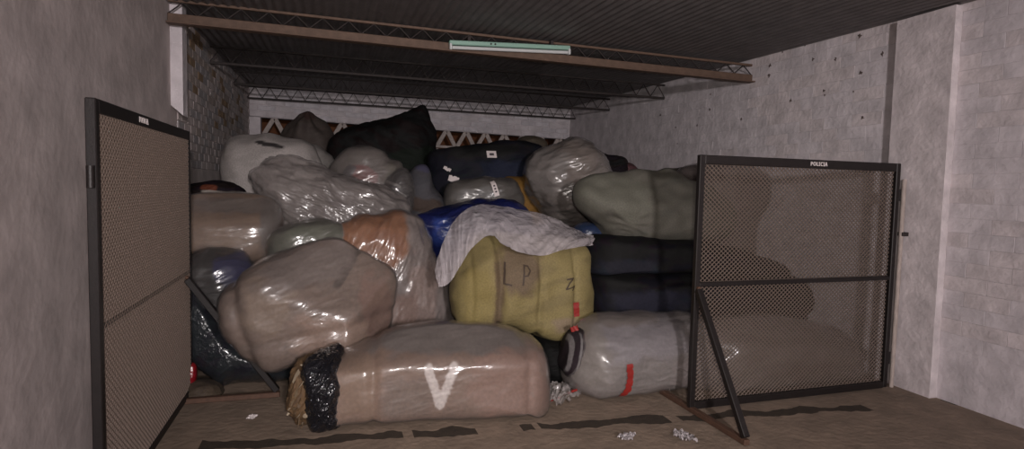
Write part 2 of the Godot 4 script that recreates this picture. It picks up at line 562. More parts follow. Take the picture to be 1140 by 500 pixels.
# ---------------------------------------------------------------- roof
func roof() -> void:
	# a thick cover keeps the night out; the corrugated sheets hang below it
	var za := WALL_B - 1.5
	var zb := FRONT + 0.3
	var slope := atan(0.019)
	var mid := (za + zb) * 0.5
	var cover := BoxMesh.new()
	cover.size = Vector3(WALL_R - WALL_L + 0.5, 0.08, zb - za)
	var ce := structure("ceiling", cover, M.dark_steel, Transform3D(Basis(Vector3.RIGHT, slope), Vector3((WALL_L + WALL_R) * 0.5, roof_y(mid) + 0.075, mid)))
	# corrugated sheets run from front to back, overlapping
	var width := 0.836
	var length := 3.75
	var sh := sheet_mesh(width + 0.03, length + 0.12)
	var rows := [-0.62, -4.25, -7.88, -11.2]
	var inv := ce.transform.affine_inverse()
	for r in rows.size():
		var zc: float = rows[r] + 0.0
		for c in 7:
			var x := WALL_L - 0.1 + (c + 0.5) * width
			var xf := Transform3D(Basis(Vector3.RIGHT, slope), Vector3(x, roof_y(zc) + 0.004 * (r % 2) + 0.003 * (c % 2), zc))
			part("roof_sheet", sh, M.roof_sheet, ce, inv * xf)
	part("roof_sheet", sheet_mesh(WALL_R - WALL_L + 0.3, 4.2), M.roof_sheet, ce, inv * Transform3D(Basis(Vector3.RIGHT, slope), Vector3((WALL_L + WALL_R) * 0.5, roof_y(3.2), 3.2)))
	# open web joists
	joist(-5.42, 0.20, 0.085, "heavy brown lattice roof girder that carries the fluorescent fitting", true)
	joist(-7.15, 0.20, 0.03, "thin dark lattice roof joist behind the heavy girder", false)
	joist(-8.8, 0.20, 0.03, "dark lattice roof joist midway to the back wall", false)
	joist(-10.2, 0.22, 0.025, "fine black lattice joist right before the back wall", false)
	fitting()

func sheet_mesh(w: float, l: float) -> ArrayMesh:
	var st := SurfaceTool.new()
	st.begin(Mesh.PRIMITIVE_TRIANGLES)
	var pitch := 0.076
	var n := int(w / pitch * 8)
	var f := func(i: int) -> Vector2:
		var x := -w * 0.5 + w * i / n
		return Vector2(x, 0.009 * sin(x / pitch * TAU))
	for i in n:
		var a: Vector2 = f.call(i)
		var b: Vector2 = f.call(i + 1)
		quad(st, Vector3(a.x, a.y, l * 0.5), Vector3(b.x, b.y, l * 0.5), Vector3(b.x, b.y, -l * 0.5), Vector3(a.x, a.y, -l * 0.5))
		quad(st, Vector3(b.x, b.y + 0.002, l * 0.5), Vector3(a.x, a.y + 0.002, l * 0.5), Vector3(a.x, a.y + 0.002, -l * 0.5), Vector3(b.x, b.y + 0.002, -l * 0.5))
	st.generate_normals()
	return st.commit()

func joist(z: float, depth: float, chord: float, label: String, heavy: bool) -> void:
	var y1 := roof_y(z) - 0.02
	var j := thing("roof_joist", label, "joist", Vector3((WALL_L + WALL_R) * 0.5, y1 - depth, z))
	# the girder sags to the right and runs slightly askew, as the roof does
	j.rotation = Vector3(0, 0, -0.012 if heavy else -0.004)
	var l := (WALL_R - WALL_L) * 0.5 - 0.01
	var mt: Material = M.rust_steel if heavy else M.dark_steel
	var y0 := chord * 0.5
	bar_part("bottom_chord", Vector3(-l, y0, 0), Vector3(l, y0, 0), 0.05 if heavy else 0.03, chord, mt, j, 0.004)
	if heavy:
		bar_part("bottom_flange", Vector3(-l, 0.006, 0.03), Vector3(l, 0.006, 0.03), 0.09, 0.012, mt, j, 0.002)
	bar_part("top_chord", Vector3(-l, depth - 0.012, 0), Vector3(l, depth - 0.012, 0), 0.03, 0.022, mt, j)
	var n := 26
	var lo := chord
	var hi := depth - 0.02
	var rod := cyl(0.006 if heavy else 0.005, Vector2(l / n, hi - lo).length(), 6)
	for i in 2 * n:
		var xa := -l + l * i / n
		var xb := -l + l * (i + 1) / n
		var a := Vector3(xa, lo if i % 2 == 0 else hi, 0)
		var b := Vector3(xb, hi if i % 2 == 0 else lo, 0)
		var d := (b - a).normalized()
		var bx := d.cross(Vector3(0, 0, 1)).normalized()
		part("web_rod", rod, M.dark_steel, j, Transform3D(Basis(bx, d, bx.cross(d)), (a + b) * 0.5))

func fitting() -> void:
	var pts := PackedVector3Array([Vector3(1.019, 2.755, -5.36), Vector3(2.184, 2.809, -5.36)])
	var a := pts[0]
	var b := pts[1]
	var t := thing("fluorescent_fitting", "pale green unlit fluorescent fitting under the heavy girder", "light fitting", (a + b) * 0.5)
	var d := (b - a).normalized()
	var up := Vector3.UP
	var zz := d.cross(up).normalized()
	var bs := Basis(d, zz.cross(d), zz)
	t.basis = bs
	var l := (b - a).length()
	part("housing", bevel_box(Vector3(l, 0.04, 0.06), 0.006), M.fixture_green, t, Transform3D(Basis(), Vector3(0, 0.018, 0)))
	part("tube", cyl(0.016, l - 0.05, 14), M.tube_white, t, Transform3D(Basis(Vector3(0, 0, 1), PI * 0.5), Vector3(0, -0.024, 0.012)))
	for s in [-1.0, 1.0]:
		part("lamp_holder", bevel_box(Vector3(0.022, 0.055, 0.05), 0.004), M.tube_white, t, Transform3D(Basis(), Vector3(s * (l * 0.5 - 0.011), -0.018, 0.01)))
	for x in [-0.2, -0.16]:
		part("knockout", cyl(0.009, 0.004, 10), M.panel_frame, t, Transform3D(Basis(Vector3.RIGHT, PI * 0.5), Vector3(x, 0.018, 0.031)))
	for x in [-0.4, 0.4]:
		part("bracket", bevel_box(Vector3(0.03, 0.05, 0.05), 0.003), M.dark_steel, t, Transform3D(Basis(), Vector3(x, 0.055, 0)))

# ---------------------------------------------------------------- mesh panels
func expanded_mesh(w: float, h: float) -> ArrayMesh:
	# zigzag strands of expanded metal that meet at their knuckles
	var st := SurfaceTool.new()
	st.begin(Mesh.PRIMITIVE_TRIANGLES)
	var px := 0.0175
	var py := 0.03
	var nx := int(w / px)
	var ny := int(h / (py * 0.5))
	px = w / nx
	var hy := h / ny
	var t := 0.0013
	var dep := 0.005
	for i in nx + 1:
		var xc := i * px
		for k in ny:
			var sg := 1.0 if (k + i) % 2 == 0 else -1.0
			var a := Vector3(clampf(xc + sg * px * 0.47, 0, w), k * hy, 0)
			var b := Vector3(clampf(xc - sg * px * 0.47, 0, w), (k + 1) * hy, 0)
			var d := (b - a).normalized()
			var s := Vector3(d.y, -d.x, 0) * t
			var f := Vector3(0, 0, dep)
			quad(st, a - s + f, b - s + f, b + s + f, a + s + f)
			quad(st, a + s - f, b + s - f, b - s - f, a - s - f)
			quad(st, a + s + f, b + s + f, b + s - f, a + s - f)
			quad(st, a - s - f, b - s - f, b - s + f, a - s + f)
	st.generate_normals()
	return st.commit()

func text_mesh(s: String, h: float) -> TextMesh:
	var t := TextMesh.new()
	t.text = s
	var f := SystemFont.new()
	f.font_names = PackedStringArray(["Droid Sans"])
	f.font_weight = 700
	t.font = f
	t.font_size = 64
	t.pixel_size = h / 46.0
	t.depth = 0.002
	return t

func panel(label: String, at: Vector3, yaw: float, w: float, h: float, plate_u: float, foot_u: float, foot_from: float, foot_to: float, flip: float) -> void:
	# local: x along the panel, y up, z toward its front
	var t := thing("mesh_panel", label, "barrier panel", at, "mesh barrier panels")
	t.rotation.y = yaw
	var y0 := 0.045
	bar_part("post", Vector3(0.02, y0 - 0.02, 0), Vector3(0.02, h, 0), 0.04, 0.04, M.panel_frame, t, 0.004)
	bar_part("post", Vector3(w - 0.02, y0 - 0.02, 0), Vector3(w - 0.02, h, 0), 0.04, 0.04, M.panel_frame, t, 0.004)
	var topr := bar_part("top_rail", Vector3(0.04, h - 0.03, 0), Vector3(w - 0.04, h - 0.03, 0), 0.04, 0.06, M.panel_frame, t, 0.004)
	bar_part("middle_rail", Vector3(0.04, 0.87, 0), Vector3(w - 0.04, 0.87, 0), 0.03, 0.03, M.panel_frame, t, 0.003)
	bar_part("bottom_rail", Vector3(0.04, y0, 0), Vector3(w - 0.04, y0, 0), 0.04, 0.05, M.panel_frame, t, 0.004)
	var ms := part("wire_mesh", expanded_mesh(w - 0.07, h - y0 - 0.06), M.panel_mesh, t, Transform3D(Basis(), Vector3(0.035, y0 + 0.02, -0.012)))
	ms.set_meta("kind", "stuff")
	# name plate lettering on the top rail
	var tm := text_mesh("POLICIA", 0.028)
	var pl := part("lettering", tm, M.label_paper, t, Transform3D(Basis(Vector3.UP, 0.0 if flip > 0.0 else PI), Vector3(plate_u, h - 0.03, 0.0215 * flip)))
	pl.set_meta("label", "white lettering on the top rail")
	# foot: a bar on the floor across the panel and a strut up to the post
	var f := bar_part("foot", Vector3(foot_u, 0.02, foot_from), Vector3(foot_u, 0.02, foot_to), 0.04, 0.035, M.foot_steel, t, 0.004)
	f.set_meta("label", "rusty bar lying on the floor")
	bar_part("strut", Vector3(foot_u, 0.045, foot_to * 0.97), Vector3(foot_u, 0.84, 0.03 * signf(foot_to)), 0.042, 0.042, M.panel_frame, t, 0.004)
	part("bolt", cyl(0.012, 0.02, 8), M.foot_steel, t, Transform3D(Basis(Vector3(1, 0, 0), PI * 0.5), Vector3(foot_u, 0.85, 0.03 * flip)))
	for k in [0.25, 1.5]:
		part("hinge", cyl(0.016, 0.09, 10), M.panel_frame, t, Transform3D(Basis(), Vector3(w + 0.012, k, 0)))
	topr.set_meta("label", "dark top rail with white lettering")

func panels() -> void:
	panel("upright mesh panel with a strut, standing before the right wall", Vector3(2.325, 0, -3.40), 0.02, 1.77, 1.735, 0.985, 0.02, -0.36, 0.56, 1.0)
	panel("mesh panel seen edge on along the left wall beside the brown bale", Vector3(-0.93, 0, -4.52), -PI * 0.5, 1.70, 1.82, 1.05, 0.19, 0.02, -0.60, -1.0)
	var p := thing("wall_pipe", "thin grey pipe standing between the mesh panel and right wall", "pipe", Vector3(4.2, 0, -3.47))
	part("pipe", cyl(0.016, 1.62, 10), M.wall_paint_worn, p, Transform3D(Basis(), Vector3(0, 0.81, 0)))
	part("clamp", bevel_box(Vector3(0.06, 0.03, 0.05), 0.003), M.dark_steel, p, Transform3D(Basis(), Vector3(0.02, 1.2, 0)))

# ---------------------------------------------------------------- bales
func spline(pts: PackedVector2Array, m: int) -> PackedVector2Array:
	# closed Catmull-Rom curve, resampled evenly
	var dense := PackedVector2Array()
	var n := pts.size()
	for i in n:
		for k in 10:
			dense.append(pts[i].cubic_interpolate(pts[(i + 1) % n], pts[(i - 1 + n) % n], pts[(i + 2) % n], k / 10.0))
	dense.append(dense[0])
	var total := 0.0
	for i in dense.size() - 1:
		total += dense[i].distance_to(dense[i + 1])
	var out := PackedVector2Array()
	var at := 0.0
	var j := 0
	var acc := 0.0
	for i in m:
		at = total * i / m
		while j < dense.size() - 2 and acc + dense[j].distance_to(dense[j + 1]) < at:
			acc += dense[j].distance_to(dense[j + 1])
			j += 1
		var sl := dense[j].distance_to(dense[j + 1])
		out.append(dense[j].lerp(dense[j + 1], clampf((at - acc) / maxf(sl, 1e-6), 0, 1)))
	return out

func smin(a: float, b: float, k: float) -> float:
	var h := clampf(0.5 + 0.5 * (b - a) / k, 0.0, 1.0)
	return lerpf(b, a, h) - k * h * (1.0 - h)

func normals_of(v: PackedVector3Array, idx: PackedInt32Array) -> PackedVector3Array:
	var n := PackedVector3Array()
	n.resize(v.size())
	for i in range(0, idx.size(), 3):
		var a := idx[i]
		var b := idx[i + 1]
		var c := idx[i + 2]
		var f := (v[c] - v[a]).cross(v[b] - v[a])
		n[a] += f
		n[b] += f
		n[c] += f
	for i in n.size():
		n[i] = n[i].normalized()
	return n

# a stuffed bale: its outline swells to tf in front and tb behind; facets, straps, gathers and creases shape its skin
func blob(o: Dictionary, sd: float) -> Dictionary:
	var hi: bool = o.has("hi")
	var m := 200 if hi else 120
	var rim := spline(o.pts, m)
	var c := Vector2.ZERO
	for q in rim:
		c += q
	c /= m
	var kf := 64 if hi else 34
	var kb := 14 if hi else 12
	var p: float = o.get("p", 4.0)
	var q: float = o.get("q", 2.0)
	var soft: float = o.get("soft", 0.07)
	var rows := []
	for k in kf:
		var t := (k + 1.0) / kf
		rows.append([sin(t * PI * 0.5) * 0.55 + 0.45 * t, 1.0])
	for k in range(1, kb + 1):
		rows.append([sin((1.0 - k / float(kb + 1)) * PI * 0.5), -1.0])
	rows[kf - 1][0] = 1.0
	var v := PackedVector3Array()
	v.append(Vector3.ZERO)
	for r in rows:
		var s: float = r[0]
		var prof := pow(maxf(0.0, 1.0 - pow(s, p)), 1.0 / q)
		for i in m:
			var uv := c.lerp(rim[i], s)
			var w := 0.0
			if r[1] > 0.0:
				w = o.tf
				for pl in o.get("planes", []):
					w = smin(w, maxf(pl[0] + pl[1] * uv.x + pl[2] * uv.y, 0.02), soft)
				w *= prof
			else:
				w = -o.tb * prof
			v.append(Vector3(uv.x, uv.y, w))
	var w0: float = o.tf
	for pl in o.get("planes", []):
		w0 = smin(w0, pl[0] + pl[1] * c.x + pl[2] * c.y, soft)
	v[0] = Vector3(c.x, c.y, w0)
	v.append(Vector3(c.x, c.y, -o.tb))
	var last := v.size() - 1
	var idx := PackedInt32Array()
	for i in m:
		var j := (i + 1) % m
		idx.append_array([0, 1 + i, 1 + j])
		for r in rows.size() - 1:
			var a := 1 + r * m
			var b := a + m
			idx.append_array([a + i, b + i, b + j, a + i, b + j, a + j])
		var e := 1 + (rows.size() - 1) * m
		idx.append_array([e + i, last, e + j])
	# make faces look outwards: the outline may run either way round
	var area := 0.0
	for i in m:
		area += rim[i].cross(rim[(i + 1) % m])
	if area > 0.0:
		for i in range(0, idx.size(), 3):
			var sw := idx[i + 1]
			idx[i + 1] = idx[i + 2]
			idx[i + 2] = sw
	var n := normals_of(v, idx)
	var wr: float = o.get("wr", 0.01)
	var lump: float = o.get("lump", 0.01)
	var wd := deg_to_rad(o.get("wdir", 15.0))
	var cw := cos(wd)
	var sw2 := sin(wd)
	var off := Vector3(sd * 7.3, sd * 3.1, sd * 1.7)
	var col := PackedColorArray()
	col.resize(v.size())
	var film := PackedVector3Array()
	var has_film: bool = o.has("film")
	var base: Color = o.col
	var alt := base * 0.82
	alt.a = 1.0
	for i in v.size():
		var x := v[i]
		var a := Vector3((x.x * cw + x.y * sw2) * 0.75, (-x.x * sw2 + x.y * cw) * 2.5, x.z * 1.3) + off
		var rg: float = ridge.get_noise_3dv(a * 2.3) + o.get("fine", 0.22) * ridge.get_noise_3dv(a * 6.5)
		var lp := noise.get_noise_3dv(x * 2.6 + off)
		var d := wr * rg * 0.8 + lump * lp * 1.6
		for cc in o.get("cinch", []):
			var an := deg_to_rad(cc[0])
			var e: float = (x.x * cos(an) + x.y * sin(an) - cc[1]) / cc[2]
			d -= cc[3] * exp(-e * e) * 1.5
		for g in o.get("gather", []):
			var dv := Vector2(x.x - g[0], x.y - g[1])
			var far: float = dv.length() / g[4]
			if far < 1.0 and x.z > 0.0:
				d += g[3] * sin(dv.angle() * g[2]) * sin(far * PI)
		var y := x + n[i] * d
		if o.at.y + y.y < 0.004:
			y.y = 0.004 - o.at.y
		v[i] = y
		if has_film:
			var rf := ridge.get_noise_3dv(a * 2.4 + Vector3(9, 4, 2)) + 0.3 * ridge.get_noise_3dv(a * 7.0)
			var yf := y + n[i] * (0.007 + maxf(0.0, wr * 0.4 * rf))
			if o.at.y + yf.y < 0.002:
				yf.y = 0.002 - o.at.y
			film.append(yf)
		# what the bale is made of, patch by patch
		var mt := noise.get_noise_3dv(a * 3.6 + off * 2.0)
		var cl := base.lerp(alt, smoothstep(-0.15, 0.45, mt))
		var wob := Vector2(noise.get_noise_3dv(x * 7.0 + off), noise.get_noise_3dv(x * 7.0 - off)) * 0.35
		for pt in o.get("patch", []):
			var dx := Vector2(x.x - pt[0], x.y - pt[1]).rotated(-pt[4])
			dx = Vector2(dx.x / pt[2], dx.y / pt[3]) + wob * (0.25 if pt[6] > 0.85 else 1.0)
			var rr := sqrt(sqrt(pow(dx.x, 4.0) + pow(dx.y, 4.0)))
			var edge: float = lerpf(0.5, 0.06, pt[6])
			if x.z > -0.05:
				cl = cl.lerp(pt[5], 1.0 - smoothstep(1.0 - edge, 1.0 + edge, rr))
		if o.has("paint") and x.z > 0.05:
			var best := 1e9
			for sg in o.paint:
				best = minf(best, Geometry2D.get_closest_point_to_segment(Vector2(x.x, x.y), sg[0], sg[1]).distance_to(Vector2(x.x, x.y)) / sg[2])
			var sp := 1.0 - smoothstep(0.75, 1.25, best + 0.25 * noise.get_noise_3dv(x * 30.0))
			cl = cl.lerp(C(206, 198, 194), sp * 0.92)
		cl.a = 1.0
		col[i] = cl
	var out := {"v": v, "mesh": mesh_of(v, idx, col)}
	if has_film:
		out["film"] = mesh_of(film, idx, PackedColorArray())
	return out

func mesh_of(v: PackedVector3Array, idx: PackedInt32Array, col: PackedColorArray) -> ArrayMesh:
	var arr := []
	arr.resize(Mesh.ARRAY_MAX)
	arr[Mesh.ARRAY_VERTEX] = v
	arr[Mesh.ARRAY_NORMAL] = normals_of(v, idx)
	arr[Mesh.ARRAY_INDEX] = idx
	if col.size():
		arr[Mesh.ARRAY_COLOR] = col
	var am := ArrayMesh.new()
	am.add_surface_from_arrays(Mesh.PRIMITIVE_TRIANGLES, arr)
	return am

# height of a bale's skin above its own plane at (u, v)
func skin(vs: PackedVector3Array, u: Vector2) -> float:
	var ws := 0.0
	var sum := 0.0
	var b := [[1e9, 0.0], [1e9, 0.0], [1e9, 0.0]]
	for x in vs:
		if x.z < 0.0:
			continue
		var d := Vector2(x.x, x.y).distance_squared_to(u)
		if d < b[2][0]:
			b[2] = [d, x.z]
			if b[2][0] < b[1][0]:
				var t = b[1]
				b[1] = b[2]
				b[2] = t
			if b[1][0] < b[0][0]:
				var t = b[0]
				b[0] = b[1]
				b[1] = t
	for e in b:
		var k: float = 1.0 / (e[0] + 1e-6)
		ws += k
		sum += k * e[1]
	return sum / ws

# a strip that lies on the skin along pts
func strip(called: String, vs: PackedVector3Array, pts: PackedVector2Array, width: float, mat: Material, parent: Node, lift := 0.012, rough := 0.0) -> MeshInstance3D:
	var line := PackedVector2Array()
	for i in pts.size() - 1:
		var n := maxi(2, int(pts[i].distance_to(pts[i + 1]) / 0.012))
		for k in n:
			line.append(pts[i].lerp(pts[i + 1], k / float(n)))
	line.append(pts[pts.size() - 1])
	var st := SurfaceTool.new()
	st.begin(Mesh.PRIMITIVE_TRIANGLES)
	var prev := []
	for i in line.size():
		var d := (line[mini(i + 1, line.size() - 1)] - line[maxi(i - 1, 0)]).normalized()
		var s := Vector2(-d.y, d.x) * width * 0.5
		var ja := 1.0 + rough * noise.get_noise_2d(i * 0.9, 3.0)
		var jb := 1.0 + rough * noise.get_noise_2d(i * 0.9, 8.0)
		var row := []
		for e in [line[i] + s * ja, line[i] - s * jb]:
			row.append(Vector3(e.x, e.y, skin(vs, e) + lift))
		if prev.size():
			var back := Vector3(0, 0, -0.0015)
			quad(st, prev[0], row[0], row[1], prev[1])
			quad(st, prev[1] + back, row[1] + back, row[0] + back, prev[0] + back)
		prev = row
	st.generate_normals()
	return part(called, st.commit(), mat, parent)

